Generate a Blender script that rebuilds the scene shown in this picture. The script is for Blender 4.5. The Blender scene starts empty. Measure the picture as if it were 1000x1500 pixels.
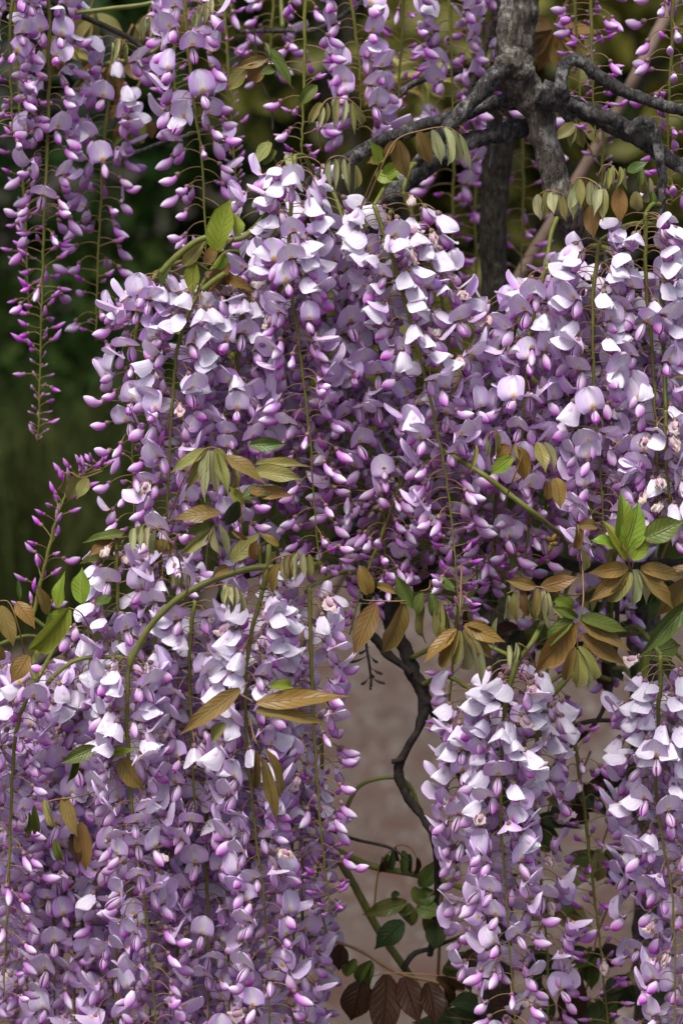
import bpy, math, random
from mathutils import Vector, Matrix, noise as mnoise

# ------------------------------------------------------------------ camera, sky, sun, exposure
scene = bpy.context.scene
COL = scene.collection
CAM_D, CAM_H, PITCH = 2.0, 1.5, math.radians(9.0)
FW = 0.53                                  # metres across the frame at the focus distance

cam_data = bpy.data.cameras.new('camera')
cam_data.sensor_fit = 'HORIZONTAL'
cam_data.sensor_width = 24.0
cam_data.lens = 24.0 * CAM_D / FW
cam_data.clip_start = 0.05
cam_data.clip_end = 200.0
cam_data.dof.use_dof = True
cam_data.dof.focus_distance = CAM_D - 0.03
cam_data.dof.aperture_fstop = 6.3
cam = bpy.data.objects.new('camera', cam_data)
cam.location = (0, -CAM_D * math.cos(PITCH), CAM_H)
cam.rotation_euler = (math.radians(90) - PITCH, 0, 0)
COL.objects.link(cam)
scene.camera = cam

SUN_EL, SUN_AZ = math.radians(62), math.radians(200)      # azimuth of the sun, clockwise from +Y
world = bpy.data.worlds.new('World')
scene.world = world
world.use_nodes = True
wn = world.node_tree
bg = wn.nodes['Background']
sky = wn.nodes.new('ShaderNodeTexSky')
sky.sky_type = 'NISHITA'
sky.sun_disc = False
sky.sun_elevation = SUN_EL
sky.sun_rotation = SUN_AZ
sky.air_density = 1.0
sky.dust_density = 4.0
sky.ozone_density = 1.0
bg.inputs['Strength'].default_value = 0.058
wn.links.new(sky.outputs[0], bg.inputs['Color'])

sun_data = bpy.data.lights.new('sun', 'SUN')
sun_data.energy = 1.5
sun_data.angle = math.radians(28)
sun_data.color = (1.0, 0.98, 0.955)
sun = bpy.data.objects.new('sun', sun_data)
sd = Vector((math.sin(SUN_AZ) * math.cos(SUN_EL), math.cos(SUN_AZ) * math.cos(SUN_EL), math.sin(SUN_EL)))
sun.rotation_euler = (-sd).to_track_quat('-Z', 'Y').to_euler()
sun.location = (0, -1, 5)
COL.objects.link(sun)

vs = scene.view_settings
vs.view_transform = 'Standard'
vs.look = 'None'
vs.exposure = 1.35
vs.gamma = 1.0
vs.use_curve_mapping = False
scene.cycles.max_bounces = 8
scene.cycles.diffuse_bounces = 4
scene.cycles.transmission_bounces = 6
scene.cycles.transparent_max_bounces = 4

RND = random.Random(7)
FWD = Vector((0, math.cos(PITCH), -math.sin(PITCH)))
UP = Vector((0, math.sin(PITCH), math.cos(PITCH)))
RIGHT = Vector((1, 0, 0))


def P(x, y, Y=0.0):
    """world point at depth Y (metres behind the main curtain of flowers) for a spot measured off the photograph"""
    s = FW / 1000.0 / CAM_D
    d = FWD + RIGHT * ((x - 500) * s) + UP * ((750 - y) * s)
    k = (Y - cam.location.y) / d.y
    return cam.location + d * k


# ------------------------------------------------------------------ helpers
def tag(o, label=None, cat=None, group=None, kind=None):
    if label: o['label'] = label
    if cat: o['category'] = cat
    if group: o['group'] = group
    if kind: o['kind'] = kind
    return o


def mesh_from(name, verts, faces, mat, cols=None, uvs=None, smooth=True):
    me = bpy.data.meshes.new(name)
    me.from_pydata([tuple(v) for v in verts], [], faces)
    if cols is not None:
        a = me.color_attributes.new('Col', 'FLOAT_COLOR', 'POINT')
        a.data.foreach_set('color', [c for col in cols for c in (col[0], col[1], col[2], 1.0)])
    if uvs is not None:
        uvl = me.uv_layers.new(name='UVMap')
        vi = [0] * len(me.loops)
        me.loops.foreach_get('vertex_index', vi)
        uvl.data.foreach_set('uv', [c for i in vi for c in uvs[i]])
    if smooth:
        me.polygons.foreach_set('use_smooth', [True] * len(me.polygons))
    me.materials.append(mat)
    me.update()
    return me


def obj(name, me, parent=None, loc=None):
    o = bpy.data.objects.new(name, me)
    COL.objects.link(o)
    if parent is not None: o.parent = parent
    if loc is not None: o.location = loc
    return o


def empty(name, loc=(0, 0, 0)):
    o = bpy.data.objects.new(name, None)
    o.empty_display_size = 0.02
    o.location = loc
    COL.objects.link(o)
    return o


def grid_faces(nu, nv, off=0, close_v=False):
    f = []
    for i in range(nu - 1):
        for j in range(nv if close_v else nv - 1):
            a = off + i * nv + j
            b = off + i * nv + (j + 1) % nv
            f.append((a, b, b + nv, a + nv))
    return f


def smoothstep(a, b, x):
    t = min(1, max(0, (x - a) / (b - a)))
    return t * t * (3 - 2 * t)


def lerp3(a, b, t):
    return (a[0] + (b[0] - a[0]) * t, a[1] + (b[1] - a[1]) * t, a[2] + (b[2] - a[2]) * t)


def catmull(pts, n_per=6):
    """pts: list of (Vector, radius)"""
    out = []
    m = len(pts)
    for i in range(m - 1):
        p0, p1, p2, p3 = pts[max(i - 1, 0)], pts[i], pts[i + 1], pts[min(i + 2, m - 1)]
        for k in range(n_per):
            t = k / n_per
            v = 0.5 * ((2 * p1[0]) + (p2[0] - p0[0]) * t + (2 * p0[0] - 5 * p1[0] + 4 * p2[0] - p3[0]) * t * t
                       + (3 * p1[0] - p0[0] - 3 * p2[0] + p3[0]) * t ** 3)
            out.append((v, p1[1] + (p2[1] - p1[1]) * t))
    out.append(pts[-1])
    return out


def tube_geo(path, seg=6, rough=0.0, rfreq=60.0, seed=0.0, off=0):
    """path: list of (Vector, r). returns verts, faces"""
    verts, faces = [], []
    n = len(path)
    t0 = (path[1][0] - path[0][0]).normalized()
    ref = Vector((1, 0, 0)) if abs(t0.x) < 0.8 else Vector((0, 1, 0))
    nrm = (ref - t0 * ref.dot(t0)).normalized()
    for i, (p, r) in enumerate(path):
        a = path[max(i - 1, 0)][0]
        b = path[min(i + 1, n - 1)][0]
        t = (b - a).normalized()
        nrm = (nrm - t * nrm.dot(t)).normalized()
        bi = t.cross(nrm)
        for j in range(seg):
            ang = 2 * math.pi * j / seg
            d = nrm * math.cos(ang) + bi * math.sin(ang)
            rr = r
            if rough:
                q = p + d * r
                rr = r * (1 + rough * mnoise.noise(q * rfreq + Vector((seed, 0, 0)))
                          + 0.6 * rough * mnoise.noise(Vector((q.x * rfreq * 2.7, q.y * rfreq * 2.7, q.z * rfreq * 1.6 + seed)))
                          + 0.35 * rough * mnoise.noise(q * rfreq * 6.5 + Vector((0, seed, 0))))
            verts.append(p + d * rr)
    faces = grid_faces(n, seg, off, True)
    c0, c1 = off + len(verts), off + len(verts) + 1
    verts.append(path[0][0]); verts.append(path[-1][0])
    for j in range(seg):
        faces.append((c0, off + (j + 1) % seg, off + j))
        faces.append((c1, off + (n - 1) * seg + j, off + (n - 1) * seg + (j + 1) % seg))
    return verts, faces


# ------------------------------------------------------------------ materials
def new_mat(name):
    m = bpy.data.materials.new(name)
    m.use_nodes = True
    nt = m.node_tree
    nt.nodes.clear()
    out = nt.nodes.new('ShaderNodeOutputMaterial')
    return m, nt, out


def node(nt, typ, **kw):
    n = nt.nodes.new(typ)
    for k, v in kw.items():
        if k in ('i',):
            for kk, vv in v.items():
                if isinstance(vv, bpy.types.NodeSocket):
                    nt.links.new(vv, n.inputs[kk])
                else:
                    n.inputs[kk].default_value = vv
        else:
            setattr(n, k, v)
    return n


def M(nt, op, a, b=None, c=None, clamp=False):
    n = nt.nodes.new('ShaderNodeMath')
    n.operation = op
    n.use_clamp = clamp
    for k, v in enumerate((a, b, c)):
        if v is None: continue
        if isinstance(v, bpy.types.NodeSocket): nt.links.new(v, n.inputs[k])
        else: n.inputs[k].default_value = v
    return n.outputs[0]


def mixcol(nt, fac, a, b, typ='MIX'):
    n = nt.nodes.new('ShaderNodeMix')
    n.data_type = 'RGBA'
    n.blend_type = typ
    for s, v in (('Factor', fac), ('A', a), ('B', b)):
        socks = [q for q in n.inputs if q.name == s and (q.type == 'VALUE' if s == 'Factor' else q.type == 'RGBA')]
        q = socks[0]
        if isinstance(v, bpy.types.NodeSocket): nt.links.new(v, q)
        elif isinstance(v, tuple): q.default_value = (v[0], v[1], v[2], 1)
        else: q.default_value = v
    return [q for q in n.outputs if q.type == 'RGBA'][0]


def rgb(t): return (t[0], t[1], t[2], 1.0)


def petal_material():
    m, nt, out = new_mat('petal')
    att = node(nt, 'ShaderNodeAttribute', attribute_name='Col')
    oi = node(nt, 'ShaderNodeObjectInfo')
    r = oi.outputs['Random']
    r2 = M(nt, 'FRACT', M(nt, 'MULTIPLY', r, 17.31))
    r3 = M(nt, 'FRACT', M(nt, 'MULTIPLY', r, 57.77))
    hsv = node(nt, 'ShaderNodeHueSaturation', i={'Color': att.outputs['Color'],
               'Hue': M(nt, 'ADD', M(nt, 'MULTIPLY', r, 0.030), 0.484),
               'Saturation': M(nt, 'ADD', M(nt, 'MULTIPLY', r2, 0.48), 0.86),
               'Value': M(nt, 'ADD', M(nt, 'MULTIPLY', r3, 0.14), 0.90)})
    uv = node(nt, 'ShaderNodeUVMap')
    mp = node(nt, 'ShaderNodeMapping', i={'Vector': uv.outputs[0], 'Scale': (26, 3, 1)})
    nz = node(nt, 'ShaderNodeTexNoise', i={'Vector': mp.outputs[0], 'Scale': 1.0, 'Detail': 2.0})
    geo = node(nt, 'ShaderNodeNewGeometry')
    nz2 = node(nt, 'ShaderNodeTexNoise', i={'Vector': geo.outputs['Position'], 'Scale': 220.0, 'Detail': 2.0})
    col = mixcol(nt, M(nt, 'MULTIPLY', M(nt, 'SUBTRACT', nz.outputs[0], 0.42, clamp=True), 1.1), hsv.outputs[0], (0.52, 0.22, 0.60))
    bump = node(nt, 'ShaderNodeBump', i={'Strength': 0.22, 'Distance': 0.0006, 'Height': M(nt, 'ADD', nz.outputs[0], nz2.outputs[0])})
    pb = node(nt, 'ShaderNodeBsdfPrincipled', i={'Base Color': col, 'Roughness': 0.5, 'Specular IOR Level': 0.28, 'Normal': bump.outputs[0]})
    tr = node(nt, 'ShaderNodeBsdfTranslucent', i={'Color': col})
    mx = node(nt, 'ShaderNodeMixShader', i={0: 0.22, 1: pb.outputs[0], 2: tr.outputs[0]})
    nt.links.new(mx.outputs[0], out.inputs[0])
    return m


def leaf_material(name, c1, c2, vein, tr_amt=0.25, rough=0.42, mott=14.0):
    m, nt, out = new_mat(name)
    uv = node(nt, 'ShaderNodeUVMap')
    sep = node(nt, 'ShaderNodeSeparateXYZ', i={0: uv.outputs[0]})
    u, v = sep.outputs[0], sep.outputs[1]
    au = M(nt, 'ABSOLUTE', M(nt, 'SUBTRACT', u, 0.5))
    mid = M(nt, 'SUBTRACT', 1.0, M(nt, 'MULTIPLY', au, 22.0), clamp=True)
    ph = M(nt, 'FRACT', M(nt, 'SUBTRACT', M(nt, 'MULTIPLY', v, 8.0), M(nt, 'MULTIPLY', au, 4.2)))
    sv = M(nt, 'SUBTRACT', 1.0, M(nt, 'MULTIPLY', M(nt, 'ABSOLUTE', M(nt, 'SUBTRACT', ph, 0.5)), 9.0), clamp=True)
    rim = M(nt, 'MULTIPLY', M(nt, 'SUBTRACT', au, 0.455, clamp=True), 14.0, clamp=True)
    veins = M(nt, 'MAXIMUM', M(nt, 'MAXIMUM', mid, M(nt, 'MULTIPLY', sv, 0.5)), rim)
    oi = node(nt, 'ShaderNodeObjectInfo')
    geo = node(nt, 'ShaderNodeNewGeometry')
    nz = node(nt, 'ShaderNodeTexNoise', i={'Vector': geo.outputs['Position'], 'Scale': mott * 4, 'Detail': 3.0})
    f = M(nt, 'ADD', M(nt, 'MULTIPLY', oi.outputs['Random'], 0.9), M(nt, 'MULTIPLY', M(nt, 'SUBTRACT', nz.outputs[0], 0.5), 1.5), clamp=True)
    col = mixcol(nt, f, c1, c2)
    r2 = M(nt, 'FRACT', M(nt, 'MULTIPLY', oi.outputs['Random'], 23.7))
    hsv = node(nt, 'ShaderNodeHueSaturation', i={'Color': col, 'Hue': M(nt, 'ADD', M(nt, 'MULTIPLY', r2, 0.03), 0.485),
               'Value': M(nt, 'ADD', M(nt, 'MULTIPLY', r2, 0.35), 0.82)})
    col = mixcol(nt, M(nt, 'MULTIPLY', veins, 0.55), hsv.outputs[0], vein)
    bump = node(nt, 'ShaderNodeBump', i={'Strength': 0.9, 'Distance': 0.0010, 'Height': M(nt, 'SUBTRACT', M(nt, 'MULTIPLY', nz.outputs[0], 0.4), veins)})
    pb = node(nt, 'ShaderNodeBsdfPrincipled', i={'Base Color': col, 'Roughness': rough, 'Specular IOR Level': 0.4 if rough < 0.6 else 0.12, 'Normal': bump.outputs[0]})
    tr = node(nt, 'ShaderNodeBsdfTranslucent', i={'Color': col})
    mx = node(nt, 'ShaderNodeMixShader', i={0: tr_amt, 1: pb.outputs[0], 2: tr.outputs[0]})
    nt.links.new(mx.outputs[0], out.inputs[0])
    return m


def stem_material(name, c1, c2, scale=90.0, rough=0.5):
    m, nt, out = new_mat(name)
    geo = node(nt, 'ShaderNodeNewGeometry')
    nz = node(nt, 'ShaderNodeTexNoise', i={'Vector': geo.outputs['Position'], 'Scale': scale, 'Detail': 3.0})
    col = mixcol(nt, M(nt, 'MULTIPLY', M(nt, 'SUBTRACT', nz.outputs[0], 0.3, clamp=True), 2.2, clamp=True), c1, c2)
    bump = node(nt, 'ShaderNodeBump', i={'Strength': 0.3, 'Distance': 0.0005, 'Height': nz.outputs[0]})
    pb = node(nt, 'ShaderNodeBsdfPrincipled', i={'Base Color': col, 'Roughness': rough, 'Specular IOR Level': 0.35, 'Normal': bump.outputs[0]})
    nt.links.new(pb.outputs[0], out.inputs[0])
    return m


def bark_material(name, dark, mid, pale, pale_amt):
    m, nt, out = new_mat(name)
    tc = node(nt, 'ShaderNodeTexCoord')
    mp = node(nt, 'ShaderNodeMapping', i={'Vector': tc.outputs['Object'], 'Scale': (1, 1, 0.28)})
    n1 = node(nt, 'ShaderNodeTexNoise', i={'Vector': mp.outputs[0], 'Scale': 300.0, 'Detail': 5.0, 'Roughness': 0.7})
    n2 = node(nt, 'ShaderNodeTexNoise', i={'Vector': tc.outputs['Object'], 'Scale': 45.0, 'Detail': 6.0, 'Roughness': 0.75})
    n3 = node(nt, 'ShaderNodeTexVoronoi', i={'Vector': mp.outputs[0], 'Scale': 190.0})
    col = mixcol(nt, M(nt, 'MULTIPLY', M(nt, 'SUBTRACT', n1.outputs[0], 0.35, clamp=True), 3.0, clamp=True), dark, mid)
    lich = M(nt, 'MULTIPLY', M(nt, 'SUBTRACT', n2.outputs[0], 1.0 - pale_amt, clamp=True), 9.0, clamp=True)
    col = mixcol(nt, M(nt, 'MULTIPLY', lich, M(nt, 'ADD', n1.outputs[0], 0.25, clamp=True)), col, pale)
    h = M(nt, 'ADD', M(nt, 'MULTIPLY', n1.outputs[0], 1.0), M(nt, 'MULTIPLY', n3.outputs['Distance'], 0.8))
    bump = node(nt, 'ShaderNodeBump', i={'Strength': 1.0, 'Distance': 0.006, 'Height': h})
    pb = node(nt, 'ShaderNodeBsdfPrincipled', i={'Base Color': col, 'Roughness': 0.85, 'Specular IOR Level': 0.2, 'Normal': bump.outputs[0]})
    nt.links.new(pb.outputs[0], out.inputs[0])
    return m


def ground_material(name, cols, s1, s2, bump_d):
    m, nt, out = new_mat(name)
    geo = node(nt, 'ShaderNodeNewGeometry')
    n1 = node(nt, 'ShaderNodeTexNoise', i={'Vector': geo.outputs['Position'], 'Scale': s1, 'Detail': 5.0, 'Roughness': 0.6})
    n2 = node(nt, 'ShaderNodeTexNoise', i={'Vector': geo.outputs['Position'], 'Scale': s2, 'Detail': 4.0, 'Roughness': 0.7})
    v = node(nt, 'ShaderNodeTexVoronoi', i={'Vector': geo.outputs['Position'], 'Scale': s2 * 0.8})
    col = mixcol(nt, M(nt, 'MULTIPLY', M(nt, 'SUBTRACT', n1.outputs[0], 0.32, clamp=True), 2.6, clamp=True), cols[0], cols[1])
    sepc = node(nt, 'ShaderNodeSeparateColor', i={0: v.outputs['Color']})
    col = mixcol(nt, M(nt, 'MULTIPLY', sepc.outputs[0], 0.45), col, cols[2])
    col = mixcol(nt, M(nt, 'MULTIPLY', M(nt, 'SUBTRACT', n2.outputs[0], 0.5, clamp=True), 2.5, clamp=True), col, cols[3])
    bump = node(nt, 'ShaderNodeBump', i={'Strength': 0.7, 'Distance': bump_d, 'Height': M(nt, 'ADD', n2.outputs[0], v.outputs['Distance'])})
    pb = node(nt, 'ShaderNodeBsdfPrincipled', i={'Base Color': col, 'Roughness': 0.9, 'Specular IOR Level': 0.15, 'Normal': bump.outputs[0]})
    nt.links.new(pb.outputs[0], out.inputs[0])
    return m


PETAL = petal_material()
MAT = {
    'bronze': leaf_material('leaf_bronze', (0.25, 0.130, 0.030), (0.21, 0.150, 0.040), (0.42, 0.32, 0.14)),
    'olive': leaf_material('leaf_olive', (0.30, 0.25, 0.075), (0.25, 0.26, 0.065), (0.50, 0.46, 0.22)),
    'green': leaf_material('leaf_green', (0.19, 0.30, 0.025), (0.28, 0.31, 0.03), (0.42, 0.46, 0.12), 0.35),
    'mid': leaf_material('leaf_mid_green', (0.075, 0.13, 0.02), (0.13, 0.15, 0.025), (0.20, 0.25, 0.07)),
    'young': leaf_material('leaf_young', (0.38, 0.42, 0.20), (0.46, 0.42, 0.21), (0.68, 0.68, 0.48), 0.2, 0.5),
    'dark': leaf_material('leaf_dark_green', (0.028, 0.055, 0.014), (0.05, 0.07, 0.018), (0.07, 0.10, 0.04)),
    'brown': leaf_material('leaf_brown_shaded', (0.042, 0.017, 0.007), (0.060, 0.027, 0.008), (0.062, 0.030, 0.012)),  # brown leaf with the shade it hangs in painted into the colour
    'stem': stem_material('green_stem', (0.14, 0.13, 0.025), (0.17, 0.19, 0.03)),
    'shoot': stem_material('shoot_stem', (0.10, 0.11, 0.02), (0.16, 0.18, 0.03)),
    'stalk': stem_material('leaf_stalk', (0.20, 0.10, 0.05), (0.22, 0.16, 0.05)),
    'pedicel': stem_material('pedicel', (0.27, 0.15, 0.09), (0.22, 0.17, 0.05)),
    'calyx': stem_material('calyx', (0.20, 0.09, 0.14), (0.22, 0.16, 0.09)),
    'twig': stem_material('dark_twig', (0.020, 0.016, 0.013), (0.055, 0.045, 0.036), 200.0, 0.85),
    'bark': bark_material('vine_bark', (0.040, 0.033, 0.026), (0.19, 0.162, 0.13), (0.50, 0.47, 0.42), 0.48),
    'bark_dark': bark_material('dark_bark', (0.022, 0.019, 0.014), (0.10, 0.088, 0.064), (0.20, 0.19, 0.13), 0.42),
    'bark_branch': bark_material('branch_bark', (0.020, 0.018, 0.017), (0.115, 0.105, 0.10), (0.38, 0.37, 0.35), 0.47),
    'pole': stem_material('pole_wood', (0.12, 0.08, 0.058), (0.18, 0.125, 0.09), 60.0, 0.8),
    'path': ground_material('gravel_path', [(0.078, 0.036, 0.026), (0.084, 0.064, 0.051), (0.11, 0.096, 0.083), (0.040, 0.029, 0.023)], 1.9, 11.0, 0.014),
    'gravel': ground_material('loose_gravel', [(0.07, 0.038, 0.028), (0.14, 0.112, 0.092), (0.25, 0.23, 0.21), (0.035, 0.028, 0.024)], 9.0, 14.0, 0.004),
    'soil': ground_material('garden_soil', [(0.04, 0.03, 0.02), (0.06, 0.05, 0.03), (0.05, 0.06, 0.03), (0.02, 0.018, 0.012)], 3.0, 30.0, 0.02),
    'hedge': leaf_material('hedge_leaf', (0.022, 0.054, 0.010), (0.060, 0.085, 0.014), (0.06, 0.10, 0.03), 0.3, 0.75, 1.2),
    'hedge_yellow': leaf_material('yellow_hedge_leaf', (0.10, 0.12, 0.015), (0.16, 0.13, 0.02), (0.2, 0.2, 0.06), 0.4, 0.5, 1.2),
    'grass': leaf_material('tall_grass', (0.020, 0.045, 0.010), (0.075, 0.085, 0.022), (0.09, 0.10, 0.03), 0.2, 0.75, 1.2),
}

# ------------------------------------------------------------------ ground
def sheet(name, x0, x1, y0, y1, z, mat, nx=24, ny=24, amp=0.0):
    vs_ = []
    for i in range(nx + 1):
        for j in range(ny + 1):
            x = x0 + (x1 - x0) * i / nx
            y = y0 + (y1 - y0) * j / ny
            vs_.append((x, y, z + amp * mnoise.noise(Vector((x * 0.9, y * 0.9, 3.1)))))
    return mesh_from(name, vs_, grid_faces(nx + 1, ny + 1), mat)


soil = tag(obj('ground', sheet('ground', -60, 60, -60, 60, 0.0, MAT['soil'])), kind='structure')
path = tag(obj('path', sheet('path', -30, 30, -5.0, 6.15, 0.012, MAT['path'], 60, 40, 0.004)), kind='structure')

# ------------------------------------------------------------------ flowers
W_WHITE = (0.89, 0.868, 0.925)
W_LILAC = (0.70, 0.51, 0.83)
W_DEEP = (0.55, 0.18, 0.64)
W_MAG = (0.47, 0.085, 0.47)
W_YEL = (0.78, 0.46, 0.07)
W_CREAM = (0.78, 0.66, 0.52)
W_TAN = (0.50, 0.36, 0.25)


def xf(pts, pitch, E):
    c, s = math.cos(pitch), math.sin(pitch)
    # pitch: downwards positive
    return [Vector((E.x + p[0] * c + p[2] * s, E.y + p[1], E.z - p[0] * s + p[2] * c)) for p in pts]


def banner_geo(rng, L, Wd, theta, fold, curl, ruffle, kind):
    ns, ntt = 12, 13
    verts, cols, uvs = [], [], []
    ph1, ph2 = rng.uniform(0, 6.28), rng.uniform(0, 6.28)
    tilt = rng.uniform(-0.18, 0.18)
    asym = rng.uniform(-0.28, 0.28)
    whiteness = rng.uniform(0, 1)
    tipc = rng.uniform(-0.9, 0.9)
    flip = rng.uniform(-0.2, 1.3)
    lobe = rng.uniform(0.0, 0.22)
    x, z = 0.0, 0.0012
    ds = L / (ns - 1)
    for i in range(ns):
        s = i / (ns - 1)
        al = theta * smoothstep(-0.05, 0.34, s) + curl * max(0, s - 0.3) + tipc * max(0, s - 0.72)
        if i:
            x += math.cos(al) * ds
            z += math.sin(al) * ds
        q = (s - 0.46) / 0.55
        w = Wd * 0.5 * max(0.0, 1 - abs(q) ** 2.5) ** 0.60
        if kind == 'hood': w *= 1 - lobe + 1.6 * lobe * smoothstep(0.3, 0.8, s)
        if s < 0.3: w *= 0.30 + 0.70 * smoothstep(0.02, 0.26, s)
        w = max(w, 0.0010 if i < ns - 1 else 0.0007)
        for j in range(ntt):
            t = -1 + 2 * j / (ntt - 1)
            fl = fold + asym * (1 if t > 0 else -1)
            off = fl * w * abs(t) ** 1.5
            if kind == 'open':           # a soft keel along the midline
                off += 0.16 * w * (1 - abs(t)) ** 1.5 - 0.05 * w
            elif kind == 'hood':         # crisp ridge, margin flipping up towards the end
                off += 0.20 * w * (1 - abs(t)) ** 2 + 0.0030 * smoothstep(0.55, 1.0, s) * abs(t) ** 2 * flip
            off += ruffle * math.sin(3.6 * t + ph1 + 2.2 * s) * s * abs(t) + 0.6 * ruffle * math.sin(7 * t + ph2 + 3 * s) * s
            if kind == 'withered':
                off += 0.0034 * mnoise.noise(Vector((s * 6 + ph1, t * 3.5, ph2)))
            back = 0.0024 * max(0, 1 - s / 0.45) * abs(t) * (1 if kind == 'open' else 0.3)      # ear-like lobes beside the claw
            wt = w * t * (1 - 0.22 * min(1, abs(fl)) * abs(t))
            nx, nz = -math.sin(al), math.cos(al)
            verts.append((x + nx * off - math.cos(al) * back, wt + tilt * w * 0.4 * s, z + nz * off - math.sin(al) * back))
            uvs.append((j / (ntt - 1), s))
            edge = smoothstep(0.55, 1.0, abs(t))
            if kind == 'open':
                c = lerp3(W_WHITE, W_LILAC, 0.12 + (0.72 - 0.40 * whiteness) * smoothstep(0.05, 0.8, abs(t)) + 0.28 * (1 - s))
                c = lerp3(c, W_DEEP, 0.30 * edge * (1 - 0.5 * whiteness))
                eye = max(0, 1 - ((s - 0.23) / 0.13) ** 2 - (w * t / 0.0022) ** 2)
                c = lerp3(c, W_YEL, min(1, eye * 1.7))
                pale = max(0, 1 - ((s - 0.47) / 0.20) ** 2 - (w * t / 0.0030) ** 2)
                c = lerp3(c, (0.93, 0.91, 0.88), min(1, pale) * 0.85)
            elif kind == 'hood':
                c = lerp3(W_WHITE, W_LILAC, 0.02 + 0.34 * (1 - whiteness) * edge + 0.55 * smoothstep(0.4, 0.0, s))
            elif kind == 'withered':
                c = lerp3(W_CREAM, W_WHITE, 0.30 + 0.55 * mnoise.noise(Vector((s * 4, t * 4, ph1))))
                c = lerp3(c, W_TAN, max(0, 0.25 + 0.7 * mnoise.noise(Vector((s * 6, t * 6, ph2)))))
            else:
                c = W_WHITE
            cols.append(c)
    return verts, grid_faces(ns, ntt), cols, uvs


def wings_geo(rng, L, H, B, gap, kind):
    ns, na = 9, 7
    verts, faces, cols, uvs = [], [], [], []
    bend = rng.uniform(0.2, 0.7)
    dark = rng.uniform(0.6, 1.0)
    for sg in (-1, 1):
        off = len(verts)
        x = z0 = 0.0
        for i in range(ns):
            s = i / (ns - 1)
            a0 = -0.15 + bend * s
            if i:
                x += math.cos(a0) * L / (ns - 1)
                z0 += math.sin(a0) * L / (ns - 1)
            prof = (smoothstep(-0.22, 0.62, s)) * (max(0, 1 - s ** 4.5)) ** 0.5
            prof = max(prof, 0.10)
            for j in range(na):
                q = j / (na - 1)
                a = math.radians(86 - 168 * q)
                y = sg * (gap * s + B * prof * math.cos(a) + 0.0001)
                h = H * prof * math.sin(a)
                if kind == 'withered':
                    h += 0.001 * mnoise.noise(Vector((s * 6, q * 5, sg)))
                verts.append((x - math.sin(a0) * h, y, z0 + math.cos(a0) * h - 0.0008))
                uvs.append((q, s))
                k = smoothstep(0.10, 1.05, s * 0.70 + q * 0.40)
                c = lerp3((0.90, 0.80, 0.90), (0.72, 0.36, 0.74), k)
                c = lerp3(c, W_MAG, dark * smoothstep(0.30, 0.95, s) * smoothstep(0.05, 0.75, q))
                if kind == 'withered': c = lerp3(c, W_TAN, 0.55)
                cols.append(c)
        f = grid_faces(ns, na, off)
        faces += f if sg < 0 else [tuple(reversed(t)) for t in f]
    return verts, faces, cols, uvs


def bud_geo(rng, L, H, B, stage):
    ns, na = 12, 10
    verts, cols, uvs = [], [], []
    bend = rng.uniform(0.6, 1.25) if stage == 3 else rng.uniform(0.2, 0.7)
    bk = rng.uniform(0.75, 1.0)
    x = z0 = 0.0
    for i in range(ns):
        s = i / (ns - 1)
        a0 = -0.35 * bend + bend * smoothstep(0.0, 0.75, s)
        if i:
            x += math.cos(a0) * L / (ns - 1)
            z0 += math.sin(a0) * L / (ns - 1)
        if stage == 3:
            prof = (0.34 + 0.66 * smoothstep(0.05, 0.62, s)) * max(0, 1 - s ** 3.6) ** 0.75
        elif stage == 4:
            prof = (0.40 + 0.60 * smoothstep(0.0, 0.5, s)) * max(0, 1 - s ** 2.4) ** 0.85
        else:
            prof = smoothstep(-0.25, 0.5, s) * max(0, 1 - s ** 2.6) ** 0.7
        prof = max(prof, 0.05)
        for j in range(na):
            a = 2 * math.pi * (j + 0.5) / na
            ca, sa = math.cos(a), math.sin(a)
            h = H * prof * (sa if sa < 0 else sa * 0.85)
            y = B * prof * ca * (1.0 - 0.38 * max(0, sa))
            verts.append((x - math.sin(a0) * h, y, z0 + math.cos(a0) * h))
            uvs.append((j / na, s))
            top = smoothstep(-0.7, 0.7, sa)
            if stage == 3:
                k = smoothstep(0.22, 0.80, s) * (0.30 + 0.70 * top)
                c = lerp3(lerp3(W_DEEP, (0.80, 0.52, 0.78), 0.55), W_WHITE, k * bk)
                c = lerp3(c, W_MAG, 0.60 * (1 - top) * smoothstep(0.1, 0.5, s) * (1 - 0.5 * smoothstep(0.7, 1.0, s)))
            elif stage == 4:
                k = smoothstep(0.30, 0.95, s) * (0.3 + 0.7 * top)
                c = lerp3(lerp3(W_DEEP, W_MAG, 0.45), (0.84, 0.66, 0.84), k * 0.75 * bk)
            else:
                k = smoothstep(0.4, 1.0, s)
                c = lerp3((0.26, 0.12, 0.24), (0.55, 0.42, 0.50), k)
            cols.append(c)
    f = grid_faces(ns, na, 0, True)
    n0 = len(verts)
    verts.append((0, 0, 0)); cols.append(cols[0]); uvs.append((0, 0))
    verts.append((x, 0, z0)); cols.append(cols[-2]); uvs.append((0, 1))
    for j in range(na):
        f.append((n0, (j + 1) % na, j))
        f.append((n0 + 1, (ns - 1) * na + j, (ns - 1) * na + (j + 1) % na))
    return verts, f, cols, uvs


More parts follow.
